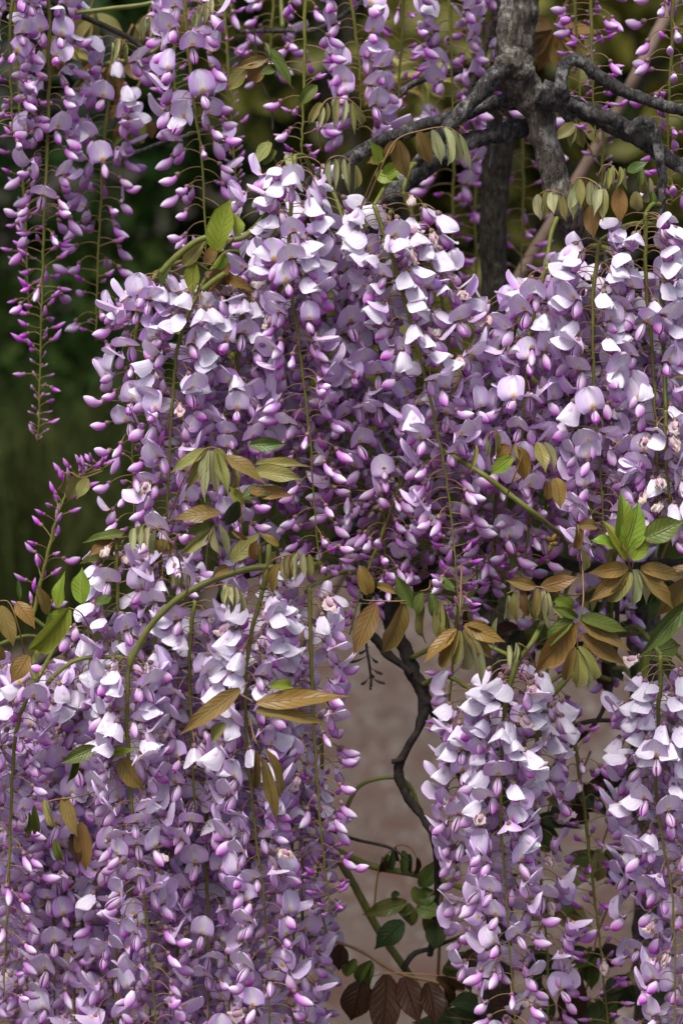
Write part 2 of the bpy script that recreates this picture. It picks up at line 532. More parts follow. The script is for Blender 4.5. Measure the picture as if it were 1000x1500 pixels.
def pedicel_geo(rng, L, e0, e1, r, cal):
    """stalk from the rachis with its small bell of a calyx; returns verts, faces, material split, end point"""
    p = Vector((0, 0, 0))
    pathp = [(p.copy(), r * 1.25)]
    n = 7
    sw = rng.uniform(-0.25, 0.25)
    for i in range(n):
        t = (i + 0.5) / n
        a = e0 + (e1 - e0) * smoothstep(0, 1, t)
        p = p + Vector((math.cos(a) * math.cos(sw * t), math.sin(sw * t), math.sin(a))) * (L / n)
        pathp.append((p.copy(), r))
    v, f = tube_geo(pathp, 5)
    d = Vector((math.cos(e1), 0, math.sin(e1)))
    cp = [(p - d * 0.0002, r * 1.1), (p + d * cal * 0.2, cal * 0.40), (p + d * cal * 0.55, cal * 0.50), (p + d * cal * 0.9, cal * 0.54)]
    v2, f2 = tube_geo(cp, 7, off=len(v))
    return v + v2, f + f2, len(f), p + d * cal * 0.45


FL = {}


def build_flower_meshes():
    rng = random.Random(11)
    counts = {0: 6, 1: 14, 2: 16, 3: 14, 4: 12, 5: 6}
    for st, cnt in counts.items():
        FL[st] = []
        for k in range(cnt):
            parts = []
            if st <= 3:
                Lp = rng.uniform(0.015, 0.023)
                e0 = math.radians(rng.uniform(5, 35))
            elif st == 4:
                Lp = rng.uniform(0.010, 0.016)
                e0 = math.radians(rng.uniform(10, 45))
            else:
                Lp = rng.uniform(0.003, 0.007)
                e0 = math.radians(rng.uniform(10, 60))
            pitch = {0: rng.uniform(20, 75), 1: rng.uniform(38, 82), 2: rng.uniform(40, 88), 3: rng.uniform(12, 62),
                     4: rng.uniform(-30, 25), 5: rng.uniform(-60, 5)}[st]
            pitch = math.radians(pitch)
            v, f, nf, E = pedicel_geo(rng, Lp, e0, -pitch * 0.75 if pitch > 0 else -pitch, 0.00042 if st < 5 else 0.00035,
                                      {0: .0045, 1: .0046, 2: .0046, 3: .0044, 4: .0036, 5: .0022}[st])
            me = mesh_from('flower', v, f, MAT['pedicel'])
            me.materials.append(MAT['calyx'])
            for pi in range(nf, len(f)): me.polygons[pi].material_index = 1
            parts.append(('flower', me))
            if st == 2:
                g = banner_geo(rng, rng.uniform(.0185, .0215), rng.uniform(.0195, .0235), math.radians(rng.uniform(95, 150)),
                               rng.uniform(-0.35, 0.42), rng.uniform(-0.7, 0.5), rng.uniform(0.0003, 0.0014), 'open')
                w = wings_geo(rng, rng.uniform(.0140, .0170), .0045, .0033, rng.uniform(-.0004, .0008), 'open')
            elif st == 1:
                g = banner_geo(rng, rng.uniform(.0175, .0205), rng.uniform(.018, .022), math.radians(rng.uniform(8, 52)),
                               -rng.uniform(0.35, 1.05), rng.uniform(-0.9, 0.5), rng.uniform(0.0006, 0.0020), 'hood')
                w = wings_geo(rng, rng.uniform(.0140, .0170), .0046, .0034, rng.uniform(-.0004, .0018), 'open')
            elif st == 0:
                g = banner_geo(rng, rng.uniform(.012, .016), rng.uniform(.008, .012), math.radians(rng.uniform(-15, 30)),
                               -rng.uniform(0.5, 1.1), rng.uniform(-2.0, 0.2), 0.0016, 'withered')
                w = wings_geo(rng, .0115, .0036, .0026, .0012, 'withered')
            elif st == 3:
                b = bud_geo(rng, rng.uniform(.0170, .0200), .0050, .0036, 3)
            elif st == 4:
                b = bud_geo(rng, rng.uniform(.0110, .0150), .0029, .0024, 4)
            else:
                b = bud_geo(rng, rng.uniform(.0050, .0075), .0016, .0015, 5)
            if st <= 2:
                parts.append(('banner_petal', mesh_from('banner_petal', xf(g[0], pitch, E), g[1], PETAL, g[2], g[3])))
                parts.append(('wing_petals', mesh_from('wing_petals', xf(w[0], pitch, E), w[1], PETAL, w[2], w[3])))
            else:
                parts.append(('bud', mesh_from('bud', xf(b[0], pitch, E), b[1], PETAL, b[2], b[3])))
            FL[st].append(parts)


build_flower_meshes()
RACEME_TOPS = []
N_FLOWERS = [0]


def raceme(label, Y, pts, s0, s1, spacing=6.5, size=1.0, wid=1.0, gamma=1.0, wither=0.0, group=None, up=False, r0=0.0018):
    """a hanging flower cluster: green axis > flowers (stalk and calyx) > petals"""
    rng = random.Random(hash_str(label) + int(pts[0][0] * 7 + pts[0][1]))
    world_pts = [(P(x, y, Y + dy), 0) for x, y, dy in [(p + (0,))[:3] for p in pts]]
    n_seg = len(world_pts) - 1
    L_px = sum(math.dist(pts[i][:2], pts[i + 1][:2]) for i in range(n_seg))
    base = world_pts[0][0].copy()
    curve = catmull([(p - base, 0) for p, _ in world_pts], 8)
    nc = len(curve)
    curve = [(p + Vector((rng.uniform(-1, 1), rng.uniform(-1, 1), 0)) * 0.0006, r0 + (0.0005 - r0) * (i / (nc - 1)) ** 1.2) for i, (p, _) in enumerate(curve)]
    root = empty('flower_raceme', base)
    tag(root, label, 'wisteria flowers', group)
    v, f = tube_geo(curve, 6, 0.15, 200.0)
    obj('stem', mesh_from('stem', v, f, MAT['stem']), root)
    RACEME_TOPS.append((base, up))
    n = max(4, int(L_px / (spacing * 1.0)))
    az = rng.uniform(0, 6.28)
    for i in range(n):
        t = (i + 0.6 + rng.uniform(-0.4, 0.4)) / n
        t = min(max(t, 0), 1)
        if s1 > 4.2:
            t = t ** (0.93)
        fi = t * (nc - 1)
        k = min(int(fi), nc - 2)
        pos = curve[k][0].lerp(curve[k + 1][0], fi - k)
        st = s0 + (s1 - s0) * t ** gamma + rng.gauss(0, 0.34)
        if wither and rng.random() < 0.75 * wither * (1 - 0.6 * t): st = 0
        st = int(min(5, max(0 if (wither and st < 0.2) else 1, round(st))))
        if t < 0.88 and st == 5 and s1 < 4.9: st = 4
        src = rng.choice(FL[st])
        az += 2.39996 + rng.uniform(-0.35, 0.35)
        fz = az
        if Y < 0 or Y > 0.1:                       # flowers part a little around the stem on the open side
            dd = (az + math.pi / 2 + math.pi) % (2 * math.pi) - math.pi
            if abs(dd) < 0.62 and rng.random() < 0.72: fz += (0.62 if dd > 0 else -0.62)
        if st <= 2:                                # open blooms turn towards the light of the path
            dd = (fz + math.pi / 2 + math.pi) % (2 * math.pi) - math.pi
            fz = -math.pi / 2 + dd * 0.82
        sc = size * rng.uniform(0.82, 1.05)
        if st < 5: sc *= 1 - 0.22 * max(0, (t - 0.75) / 0.25) * (s1 > 3.3)
        rot = Matrix.Rotation(fz, 4, 'Z') @ Matrix.Rotation(rng.gauss(0, 0.16) + (-0.5 if up else 0), 4, 'Y') @ Matrix.Rotation(rng.gauss(0, 0.22), 4, 'X')
        fo = None
        for (nm, me) in src:
            o = bpy.data.objects.new(nm, me)
            COL.objects.link(o)
            if fo is None:
                o.parent = root
                o.matrix_basis = Matrix.Translation(pos) @ rot @ Matrix.Diagonal((sc * (1 if st < 3 else 1) * wid, sc, sc, 1))
                fo = o
            else:
                o.parent = fo
        N_FLOWERS[0] += 1
    return root


def hash_str(s):
    h = 7
    for c in s: h = (h * 31 + ord(c)) % 1000003
    return h


# label, Y, points (photo spots, depth nudges), stage at top, stage at tip, spacing, size, ...
G_BACK = 'racemes hanging behind the main curtain'
LAB_MID = ['pale raceme behind the long green stem near the broad yellow green leaf', 'pale raceme hanging just under the pale folded leaf bunch', 'pale raceme between the long green stem and the slanting stem', 'raceme half hidden behind the raceme on the slanting stem', 'raceme below the brown leaves of the curtain shoulder', 'shaded raceme directly behind the raceme with the long green stem', 'shaded raceme under the bud end of the slanting stem', 'shaded purple raceme above the slanting purple bud raceme', 'deep purple bud raceme above the pale crimped young leaves', 'raceme behind the drooping olive compound leaf', 'shaded raceme behind the dull green leaf pair', 'raceme just above the brown leaf cluster between two curtains', '', '']
LAB_RIGHT = ['pale raceme under the curled bronze and green young leaf', 'pale raceme between the two straight stems of the right-hand curtain', 'outer pale raceme beyond the bare stem top', 'raceme behind the bent bronze leaf and its neighbours', 'raceme behind the bright green curled leaf cluster', 'raceme behind the pointed brown leaf in the right-hand curtain', '']
LAB_LOW = ['pale raceme below the heart shaped bronze leaf', 'pale raceme topped by the arching green shoot', 'raceme beside the bright green leaf cluster', 'raceme under the bright green leaf cluster', 'raceme between the arching shoot and the slanting bronze leaf', 'raceme behind the slanting bronze leaf', 'raceme behind the pair of long bronze leaflets', '', '', '', 'raceme below the three limp bronze leaflets', 'raceme below the dark bronze compound leaf', '', '', '', '', 'pale raceme just under the pale crimped young leaves', 'raceme behind the dark bronze compound leaf']
G_MID = 'racemes packed into the central curtain'
G_RIGHT = 'racemes packed into the right-hand curtain'
G_LOW = 'racemes packed into the lower left curtain'
G_TOP = 'racemes hanging from above the frame'


def build_racemes():
    R = raceme
    # ---- upper back row
    R('long tapering raceme with a bare bud tip against dark foliage', 0.16, [(70, -60), (72, 120), (66, 300), (60, 480), (56, 648)], 1.6, 5.3, 5.3, 1.0, gamma=1.3)
    R('slim purple bud raceme just beside the long tapering raceme', 0.22, [(20, -60), (28, 150), (36, 300), (42, 455)], 2.2, 5.0, 8.0, 0.85, gamma=.6)
    R('lilac raceme between the long tapering raceme and the branch stub', 0.20, [(175, 60), (155, 180), (146, 330), (140, 500)], 1.5, 3.8, 6.2, 1.0, gamma=1.3)
    R('pale open raceme at the upper edge of the dark foliage', 0.14, [(22, -70), (15, 60), (18, 200)], 1.6, 3.2, 6.5, 1.0)
    R('open faced raceme hanging alone above the yellow green leaf', 0.12, [(268, -20), (280, 120), (296, 240), (302, 385)], 1.7, 3.4, 6.8, 1.04, gamma=1.2)
    R('deep purple bud raceme behind the open faced raceme', 0.30, [(262, -60), (255, 60), (258, 190)], 3.4, 4.4, 4.5, 0.95)
    R('grey tipped bud raceme behind the open faced raceme', 0.28, [(320, -60), (335, 100), (345, 280)], 3.2, 5.2, 5.0, 0.9)
    R('sparse raceme with a clean green stem and pink buds', 0.15, [(446, -80), (446, 60), (443, 180), (440, 245)], 3.0, 3.8, 9.0, 0.95)
    R('raceme of open round flowers beside the sparse green stem', 0.17, [(498, -80), (520, 40), (528, 120), (526, 190)], 1.7, 2.5, 6.0, 1.05)
    R('dark bud raceme with pale stem ending above the grey branch', 0.20, [(592, -80), (588, 60), (580, 185)], 3.0, 4.9, 6.0, 0.9)
    R('lilac raceme with upturned flowers above the grey branch', 0.24, [(655, -80), (660, 60), (664, 230)], 1.8, 3.0, 5.2, 1.0)
    R('bluish lilac raceme beside the thick grey trunk', 0.26, [(700, -80), (708, 30), (712, 160)], 2.0, 3.3, 6.0, 0.95)
    R('faint lilac raceme between the bud raceme and the sparse stem', 0.32, [(405, -80), (398, 40), (392, 110)], 2.4, 3.6, 6.0, 0.9)
    R('shaded purple raceme beside the dark upright trunk', 0.36, [(668, 160), (664, 270), (660, 420)], 2.5, 4.0, 7.0, 1.05)
    R('shaded purple bud raceme close to the dark upright trunk', 0.38, [(700, 190), (696, 320), (700, 480)], 3.4, 4.6, 7.0, 1.0)
    R('shaded magenta bud raceme in the gap behind the forked trunk', 0.33, [(762, 150), (766, 280), (762, 430)], 3.0, 3.9, 7.5, 1.1)
    R('pink bud raceme hanging over the looped branch', 0.12, [(866, -80), (866, 70), (872, 200)], 3.2, 4.3, 6.0, 0.95)
    R('second bud raceme hanging over the looped branch', 0.22, [(838, -80), (845, 60), (850, 180)], 3.2, 4.4, 7.0, 0.95)
    R('heavy pink bud raceme at the end of the looped branch', 0.10, [(985, -80), (984, 60), (978, 180), (985, 300)], 2.8, 3.6, 6.0, 1.12)
    R('grey lilac bud raceme below the looped branch', 0.30, [(885, 160), (882, 230), (880, 300)], 4.0, 5.0, 6.0, 0.95)

    # ---- central curtain
    R('front raceme with a long green stem falling from the grey branch', -0.02, [(432, 228), (424, 330), (426, 420), (440, 520), (455, 660), (468, 840)], 1.2, 3.6, 5.2, 1.0, gamma=1.3, wither=.10)
    R('front raceme on a slanting stem running through the middle of the curtain', -0.025, [(548, 300), (575, 380), (604, 480), (642, 640), (662, 760), (672, 900)], 1.0, 4.2, 5.4, 1.02, gamma=1.9, wither=.16)
    R('pale raceme with an arching stem at the edge of the dark foliage', -0.01, [(296, 415), (262, 500), (252, 600), (245, 740), (250, 860)], 1.4, 3.0, 4.8, 1.0, gamma=1.2, wither=.06)
    R('outermost raceme of the curtain against the dark foliage', 0.02, [(235, 395), (205, 450), (195, 560), (195, 680), (200, 820)], 1.5, 3.5, 5.0, 0.98)
    R('pale raceme on a short dark stem between the arching and the long stems', 0.0, [(356, 425), (349, 520), (345, 640), (338, 760)], 1.3, 2.6, 4.6, 1.0, wither=.05)
    R('raceme topped with tired cream flowers below the hanging bronze leaflets', 0.0, [(590, 280), (620, 360), (650, 450), (660, 560), (668, 660)], 0.9, 2.4, 5.0, 1.05, wither=.22)
    for k, (x, y, yy, dy, s0, s1) in enumerate([(385, 270, 640, .03, 1.2, 2.6), (470, 270, 600, .03, 1.1, 2.2), (505, 330, 740, .02, 1.3, 3.2), (555, 400, 850, .03, 1.5, 3.6),
                                               (310, 420, 700, .04, 1.5, 2.6), (425, 460, 760, .05, 1.8, 3.6), (610, 560, 850, .04, 2.0, 3.8), (528, 560, 880, .06, 2.2, 4.0),
                                               (470, 640, 930, .07, 2.6, 4.2), (285, 560, 830, .05, 1.7, 2.6), (390, 560, 790, .07, 2.0, 3.2), (690, 610, 860, .05, 2.0, 3.6),
                                               (640, 690, 880, .07, 2.6, 3.8), (580, 690, 870, .09, 2.6, 3.9)]):
        R(LAB_MID[k] or 'shaded purple raceme buried low in the thick central curtain of flowers', dy, [(x, y), (x + 4, (y + yy) / 2), (x + 10, yy)], s0, min(s1, s1 * .93), 6.6, 1.03, group=G_MID, wither=.05 if y < 420 else 0)
    R('purple bud raceme with a slanting green stem below the central curtain', 0.02, [(590, 700), (560, 780), (530, 860), (512, 930)], 2.9, 4.0, 7.0, 0.95)
    R('bud raceme hanging at the lower corner of the central curtain', 0.03, [(735, 640), (728, 720), (722, 800), (735, 860)], 2.2, 3.6, 6.0, 1.0)
    R('pink bud raceme beside the small brown seed scale', 0.03, [(785, 660), (776, 740), (768, 840)], 2.4, 3.5, 6.0, 1.0)

    # ---- right-hand curtain
    R('front raceme with a straight stem below the curled young leaves', -0.02, [(878, 352), (868, 440), (870, 560), (880, 700), (884, 790)], 1.1, 2.3, 4.6, 1.02, wither=.08)
    R('raceme whose bare stem top stands above its white flowers', -0.02, [(946, 310), (945, 400), (955, 520), (962, 660), (966, 780)], 1.1, 2.0, 4.8, 1.0, wither=.16)
    R('pale raceme forming the flank of the right-hand curtain next to the dark trunk', 0.0, [(800, 390), (780, 470), (768, 580), (764, 700)], 1.4, 2.5, 4.8, 1.02)
    R('bluish lilac raceme peeking out next to the dark trunk', 0.04, [(752, 430), (738, 520), (735, 640)], 1.8, 2.6, 5.5, 1.0)
    for k, (x, y, yy, dy, s0, s1) in enumerate([(830, 380, 700, .03, 1.3, 2.4), (910, 380, 720, .03, 1.3, 2.2), (1000, 370, 760, .02, 1.1, 2.0), (850, 500, 790, .06, 1.7, 2.8),
                                 (930, 520, 770, .06, 1.6, 2.6), (795, 560, 780, .06, 1.8, 2.8), (1030, 400, 760, .05, 1.3, 2.4)]):
        R(LAB_RIGHT[k] or 'outermost raceme of the right-hand curtain behind the fading flowers', dy, [(x, y), (x + 3, (y + yy) / 2), (x + 4, yy)], s0, min(s1, s1 * .93), 6.4, 1.03, group=G_RIGHT, wither=.05)
    R('raceme of crumpled fading flowers above the bright green curled leaf', -0.03, [(975, 600), (975, 680), (985, 760)], 0.4, 1.4, 6.0, 1.0, wither=.6)

    # ---- lower left curtain
    R('front raceme hanging from the arching green shoot', -0.05, [(190, 960), (186, 1060), (196, 1200), (216, 1360), (232, 1540)], 1.3, 2.9, 5.0, 1.0, gamma=1.2, wither=.05)
    R('front raceme under the thick pale green stem end', -0.055, [(386, 862), (364, 950), (360, 1060), (372, 1200), (388, 1340), (398, 1560)], 1.0, 2.5, 4.8, 1.02, wither=.12)
    R('slim raceme with pink buds bordering the gravel gap', -0.03, [(452, 860), (456, 960), (462, 1100), (472, 1240), (486, 1340)], 1.4, 4.5, 5.4, 1.0, gamma=1.2, wither=.06)
    R('narrow bud raceme trailing to tiny dark buds over the gravel', 0.02, [(470, 1080), (472, 1200), (466, 1300), (486, 1395)], 3.4, 5.0, 8.0, 0.9)
    R('pale raceme below the tired cream flowers beside the arching shoot', -0.03, [(285, 880), (278, 960), (280, 1080), (288, 1220)], 1.1, 2.2, 4.8, 1.0, wither=.12)
    R('outer raceme with a dark stem along the edge beyond the bronze leaf', -0.02, [(60, 985), (26, 1060), (16, 1180), (12, 1320), (5, 1460)], 1.7, 3.4, 6.0, 1.0)
    for k, (x, y, yy, dy, s0, s1) in enumerate([(170, 790, 1040, .0, 1.2, 2.0), (235, 800, 1060, .0, 1.2, 2.0), (130, 900, 1180, .03, 1.5, 2.4), (95, 960, 1250, .02, 1.6, 2.6),
                                 (240, 960, 1300, .02, 1.4, 2.2), (330, 900, 1260, .02, 1.3, 2.2), (415, 900, 1200, .02, 1.3, 2.4), (300, 1120, 1540, .0, 1.6, 2.6),
                                 (340, 1180, 1560, .04, 1.8, 2.6), (255, 1180, 1560, .05, 1.8, 2.6), (425, 1120, 1540, .0, 1.6, 2.8), (165, 1180, 1560, .02, 1.8, 2.6),
                                 (118, 1230, 1560, .05, 2.0, 2.8), (75, 1180, 1560, .04, 2.0, 2.8), (35, 1200, 1560, .07, 2.0, 3.0), (-15, 950, 1300, .04, 1.6, 2.8),
                                 (380, 800, 1000, .03, 1.2, 2.2), (60, 1040, 1330, .06, 1.8, 2.6)] + [(xx, 1090 + 37 * (q % 3), 1570, .12 + .03 * (q % 2), 2.0, 3.0) for q, xx in enumerate((-20, 45, 105, 160, 215, 275, 330, 385, 440))]):
        R((LAB_LOW[k] if k < len(LAB_LOW) else '') or 'lilac raceme buried in the thick lower left curtain of flowers', dy, [(x, y), (x + 4, (y + yy) / 2), (x + 6, yy)], s0, min(s1, s1 * .9), 6.6, 1.03, group=G_LOW, wither=.03 if y < 1000 else 0)
    R('upright spike of small purple buds against the dark foliage', 0.10, [(48, 905), (66, 830), (88, 745), (120, 700), (152, 686)], 3.9, 4.4, 5.2, 0.95, up=True)

    # ---- lower right
    R('front raceme of white hooded flowers standing clear over the gravel gap', -0.04, [(756, 965), (738, 1050), (733, 1180), (742, 1320), (756, 1540)], 0.95, 2.9, 5.0, 1.04, gamma=1.6, wither=.05)
    R('raceme of hooded flowers tucked behind the white hooded raceme', 0.0, [(690, 1010), (682, 1120), (690, 1260), (712, 1420)], 1.0, 2.7, 5.4, 1.0, wither=.03)
    R('raceme with brown withered flowers beside the white hooded raceme', 0.02, [(790, 1010), (786, 1120), (790, 1260), (802, 1420), (800, 1540)], 1.1, 2.6, 6.0, 1.0, wither=.28)
    R('thin purple bud raceme with a long bare stem between two white racemes', 0.06, [(838, 1060), (852, 1160), (866, 1280), (880, 1400), (892, 1520)], 3.3, 4.4, 7.0, 1.0, wither=.12)
    R('white hooded raceme on a dark green stem at the outer edge of the low curtain', -0.03, [(968, 960), (964, 1060), (962, 1180), (985, 1320), (990, 1540)], 1.0, 2.2, 5.6, 1.04, wither=.08)
    R('lilac raceme tucked behind the hooded raceme on the dark green stem', 0.03, [(935, 1010), (938, 1140), (944, 1300), (960, 1540)], 1.2, 2.7, 7.6, 1.0)
    R('outer lilac raceme past the hooded raceme on the dark green stem', 0.0, [(1015, 980), (1010, 1120), (1012, 1300), (1010, 1540)], 1.2, 2.4, 5.6, 1.02, wither=.10)
    R('bud raceme ending above the white hooded raceme', 0.05, [(672, 880), (664, 960), (654, 1080)], 3.5, 4.3, 6.5, 0.95)
    R('shaded purple raceme in the gap over the arching bronze leaf', 0.14, [(740, 760), (738, 830), (742, 930)], 2.4, 3.4, 6.5, 1.0)
    R('shaded lilac raceme in the gap behind the open hand leaf', 0.15, [(900, 800), (896, 880), (900, 1000)], 2.2, 3.2, 6.5, 1.0)
    R('shaded bud raceme hanging under the drooping bronze leaves', 0.09, [(820, 900), (800, 990), (790, 1080)], 2.2, 3.8, 7.0, 1.0)


build_racemes()

# ------------------------------------------------------------------ woody vine and trunk
def px_path(pts, Y=0.0):
    """(x, y, diameter in photo units[, depth nudge]) -> world path"""
    out = []
    for p in pts:
        x, y, d = p[:3]
        dy = p[3] if len(p) > 3 else 0
        w = P(x, y, Y + dy)
        scale = FW / 1000.0 * (Y + dy - cam.location.y) / CAM_D
        out.append((w, d * 0.5 * scale))
    return out


def woody(name, pts, Y, mat, parent, rough=0.30, seg=22, n_per=16, freq=70.0):
    path_ = catmull(px_path(pts, Y), n_per)
    v, f = tube_geo(path_, seg, rough, freq, seed=pts[0][0] * 0.37)
    return obj(name, mesh_from(name, v, f, mat), parent)


vine = empty('wisteria_vine', (P(850, 350, .08).x, 0.10, 0))
tag(vine, 'gnarled grey wisteria vine with forked trunk and looping bare branches', 'vine')
inv = Matrix.Translation(-vine.location)


def vpart(name, pts, Y, mat, **k):
    o = woody(name, pts, Y, mat, None, **k)
    o.data.transform(inv)
    o.parent = vine
    return o


B, BB, TW = MAT['bark'], MAT['bark_branch'], MAT['twig']
ANCH = []
vpart('trunk', [(766, -260, 58), (764, -60, 57), (757, 30, 55), (752, 84, 56), (758, 118, 58), (776, 140, 52), (790, 165, 44), (800, 215, 41), (814, 265, 42), (834, 320, 42),
                (868, 390, 44, .05), (905, 520, 46, .10), (935, 760, 50, .12), (950, 1100, 52, .14), (955, 1500, 54, .15), (960, 2400, 60, .16), (965, 3480, 66, .18)], 0.05, B, rough=0.20, seg=20)
vpart('knot', [(722, 108, 16), (735, 98, 36), (748, 92, 40), (764, 100, 36), (776, 112, 20)], 0.035, B, rough=0.45)
vpart('branch', [(742, 98, 30), (715, 122, 26), (686, 152, 22), (658, 184, 21), (636, 210, 18, .01), (608, 240, 14, .02)], 0.03, BB)
vpart('branch', [(778, 148, 24), (720, 152, 22), (665, 170, 21), (610, 186, 20), (545, 212, 20), (500, 240, 20), (455, 268, 18), (420, 330, 16, .04), (320, 410, 14, .06), (250, 470, 10, .07)], 0.06, BB)
vpart('branch', [(782, 182, 28), (730, 196, 28), (690, 206, 26), (645, 226, 30), (605, 256, 34), (574, 285, 32), (548, 330, 28, .03), (510, 480, 24, .06), (500, 640, 24, .07), (520, 780, 26, .06), (560, 870, 30, .03)], 0.07, BB, rough=0.28)
vpart('branch', [(790, 135, 40), (820, 148, 30), (850, 160, 26), (885, 176, 26), (915, 190, 28), (945, 206, 28), (970, 226, 24), (1010, 250, 20), (1060, 280, 18)], 0.03, BB, rough=0.30)
vpart('branch', [(838, 172, 24, .012), (826, 150, 24, .008), (823, 128, 21), (822, 108, 19), (830, 90, 20), (848, 88, 19), (870, 104, 18), (905, 130, 19), (940, 142, 18), (985, 158, 17), (1050, 170, 16)], 0.01, BB, rough=0.34)
vpart('branch', [(832, 150, 16), (862, 162, 18), (890, 172, 18), (912, 180, 18), (925, 196, 12)], 0.012, BB, rough=0.4)
vpart('branch', [(918, 196, 13), (928, 184, 14), (942, 176, 14), (956, 184, 15), (962, 208, 14), (967, 238, 14), (970, 262, 13), (968, 292, 12), (966, 330, 9)], 0.008, BB, rough=0.3)
vpart('spur', [(722, 210, 10), (720, 228, 7), (716, 246, 4)], 0.05, BB, n_per=6)
vpart('branch', [(560, 868, 26), (575, 920, 24), (592, 950, 21), (604, 985, 22), (618, 1010, 21), (622, 1035, 18), (612, 1070, 13), (598, 1092, 12), (585, 1118, 13), (584, 1135, 15), (600, 1172, 13), (620, 1200, 12), (636, 1232, 12), (640, 1300, 10, .03), (630, 1400, 10, .05)], 0.06, TW, rough=0.3, freq=110)
vpart('spur', [(590, 1112, 9), (580, 1115, 8), (573, 1116, 8)], 0.055, TW, n_per=5)
vpart('branch', [(540, 925, 14), (565, 955, 13), (585, 972, 11), (602, 985, 10)], 0.05, TW, rough=0.5)
vpart('twig', [(618, 1015, 10), (640, 1060, 8), (660, 1110, 7, .02), (690, 1180, 6, .04)], 0.07, TW)
vpart('branch', [(330, 850, 12), (300, 960, 11), (260, 1080, 10), (180, 1150, 9), (80, 1170, 8), (-20, 1180, 8)], 0.095, TW)
vpart('branch', [(300, 960, 10), (360, 1050, 9), (420, 1090, 8)], 0.09, TW)
# hidden and half-hidden laterals that carry the flowers
vpart('branch', [(520, 780, 16), (440, 815, 14), (330, 850, 12), (220, 860, 10, .02), (110, 940, 9, .02), (-10, 1010, 8, .02)], 0.09, TW, n_per=8, seg=8)
vpart('branch', [(560, 870, 20), (640, 820, 18), (740, 800, 16), (850, 830, 16), (935, 830, 16), (1040, 820, 14)], 0.10, TW)
vpart('branch', [(868, 380, 20, .02), (820, 400, 14), (750, 440, 10)], 0.09, TW)
vpart('twig', [(660, 1110, 7), (720, 1090, 6), (800, 1075, 6), (870, 1056, 7), (940, 1060, 6)], 0.09, TW)
vpart('twig', [(790, 1150, 5), (830, 1100, 6), (880, 1046, 7), (900, 960, 7), (905, 840, 8)], 0.09, TW)
vpart('branch', [(-60, -95, 20), (120, -85, 22), (300, -90, 24), (480, -88, 26), (640, -95, 28), (764, -110, 34), (880, -92, 28), (1060, -90, 24)], 0.17, BB)
vpart('branch', [(-20, -100, 14, -.01), (60, -10, 10), (180, 50, 8, .02), (215, 75, 6, .02)], 0.18, TW)
vpart('twig', [(150, 225, 5), (200, 222, 6), (240, 208, 6), (300, 190, 5), (340, 176, 4)], 0.28, BB)
vpart('twig', [(345, 46, 5), (410, 44, 6), (470, 40, 6), (560, -20, 8)], 0.30, BB)
vpart('twig', [(400, 190, 3), (396, 150, 3), (380, 110, 3), (372, 40, 3)], 0.26, TW)
vpart('branch', [(760, -110, 14, .0), (720, 40, 12), (690, 130, 10), (670, 180, 10), (655, 240, 7)], 0.33, TW)
vpart('branch', [(700, 100, 12), (650, 108, 11), (610, 120, 10), (560, 150, 9)], 0.28, BB)
vpart('branch', [(840, 150, 14), (880, 160, 12), (890, 170, 10)], 0.28, TW)
for o in vine.children:                        # remember wood surfaces for the flower shoots
    if o.name.startswith(('branch', 'trunk', 'twig')):
        vs_ = o.data.vertices
        for k in range(0, len(vs_) - 2, 14):
            ANCH.append(vine.location + vs_[k].co)

# green shoots the photograph shows, then short ones tying each raceme to the wood
def shoot(pts, Y, mat='shoot', name='shoot'):
    o = woody(name, pts, Y, MAT[mat], None, rough=0.10, seg=8, n_per=8, freq=150)
    o.data.transform(inv)
    o.parent = vine


shoot([(470, 826, 9, .05), (430, 832, 9), (372, 832, 10), (312, 850, 10), (262, 876, 10), (222, 915, 10), (198, 955, 9), (190, 975, 8)], -0.055)
shoot([(394, 800, 8, .03), (392, 830, 9), (386, 862, 10)], -0.055)
shoot([(305, 930, 6, .04), (200, 960, 7), (120, 965, 7), (80, 990, 7), (58, 1020, 6)], -0.01)
shoot([(430, 260, 9, .05), (360, 345, 8), (300, 348, 9), (262, 372, 10), (235, 400, 9)], -0.015)
shoot([(330, 400, 9), (312, 412, 9), (296, 425, 8)], -0.015)
shoot([(640, 655, 8, .03), (700, 690, 8), (740, 720, 9), (790, 758, 8), (840, 800, 7, .06)], -0.04)
shoot([(800, 900, 8, .04), (780, 940, 9), (756, 975, 9), (742, 1020, 8)], -0.045)
shoot([(870, 920, 9, .05), (840, 980, 10), (800, 1030, 9), (770, 1080, 7)], 0.0)
shoot([(485, 1240, 12), (520, 1300, 12), (556, 1366, 12), (600, 1430, 12), (650, 1510, 12), (690, 1600, 12)], 0.12)
shoot([(488, 1244, 11), (540, 1268, 11), (600, 1280, 10), (650, 1292, 9), (700, 1310, 8)], 0.10)
shoot([(508, 1182, 7), (524, 1154, 6), (550, 1142, 6), (580, 1140, 6), (600, 1152, 7), (612, 1180, 6), (622, 1205, 5)], 0.07)
shoot([(480, 1215, 5), (520, 1230, 5), (570, 1242, 5), (600, 1262, 3)], 0.07, 'twig', 'twig')
shoot([(455, 1372, 5), (520, 1390, 5), (580, 1425, 5), (640, 1440, 5), (700, 1460, 5)], 0.09, 'stalk', 'twig')
shoot([(590, 1420, 10), (606, 1398, 9), (630, 1390, 7), (680, 1370, 6)], 0.11, 'twig', 'twig')
shoot([(650, 1240, 5), (646, 1330, 5), (640, 1460, 5)], 0.14, 'stalk', 'twig')
shoot([(95, 150, 6), (118, 118, 8), (150, 95, 8), (190, 86, 7), (240, 60, 6), (300, -60, 6)], 0.19)
shoot([(110, 18, 7), (160, 12, 7), (230, 0, 6), (260, -40, 6)], 0.15)

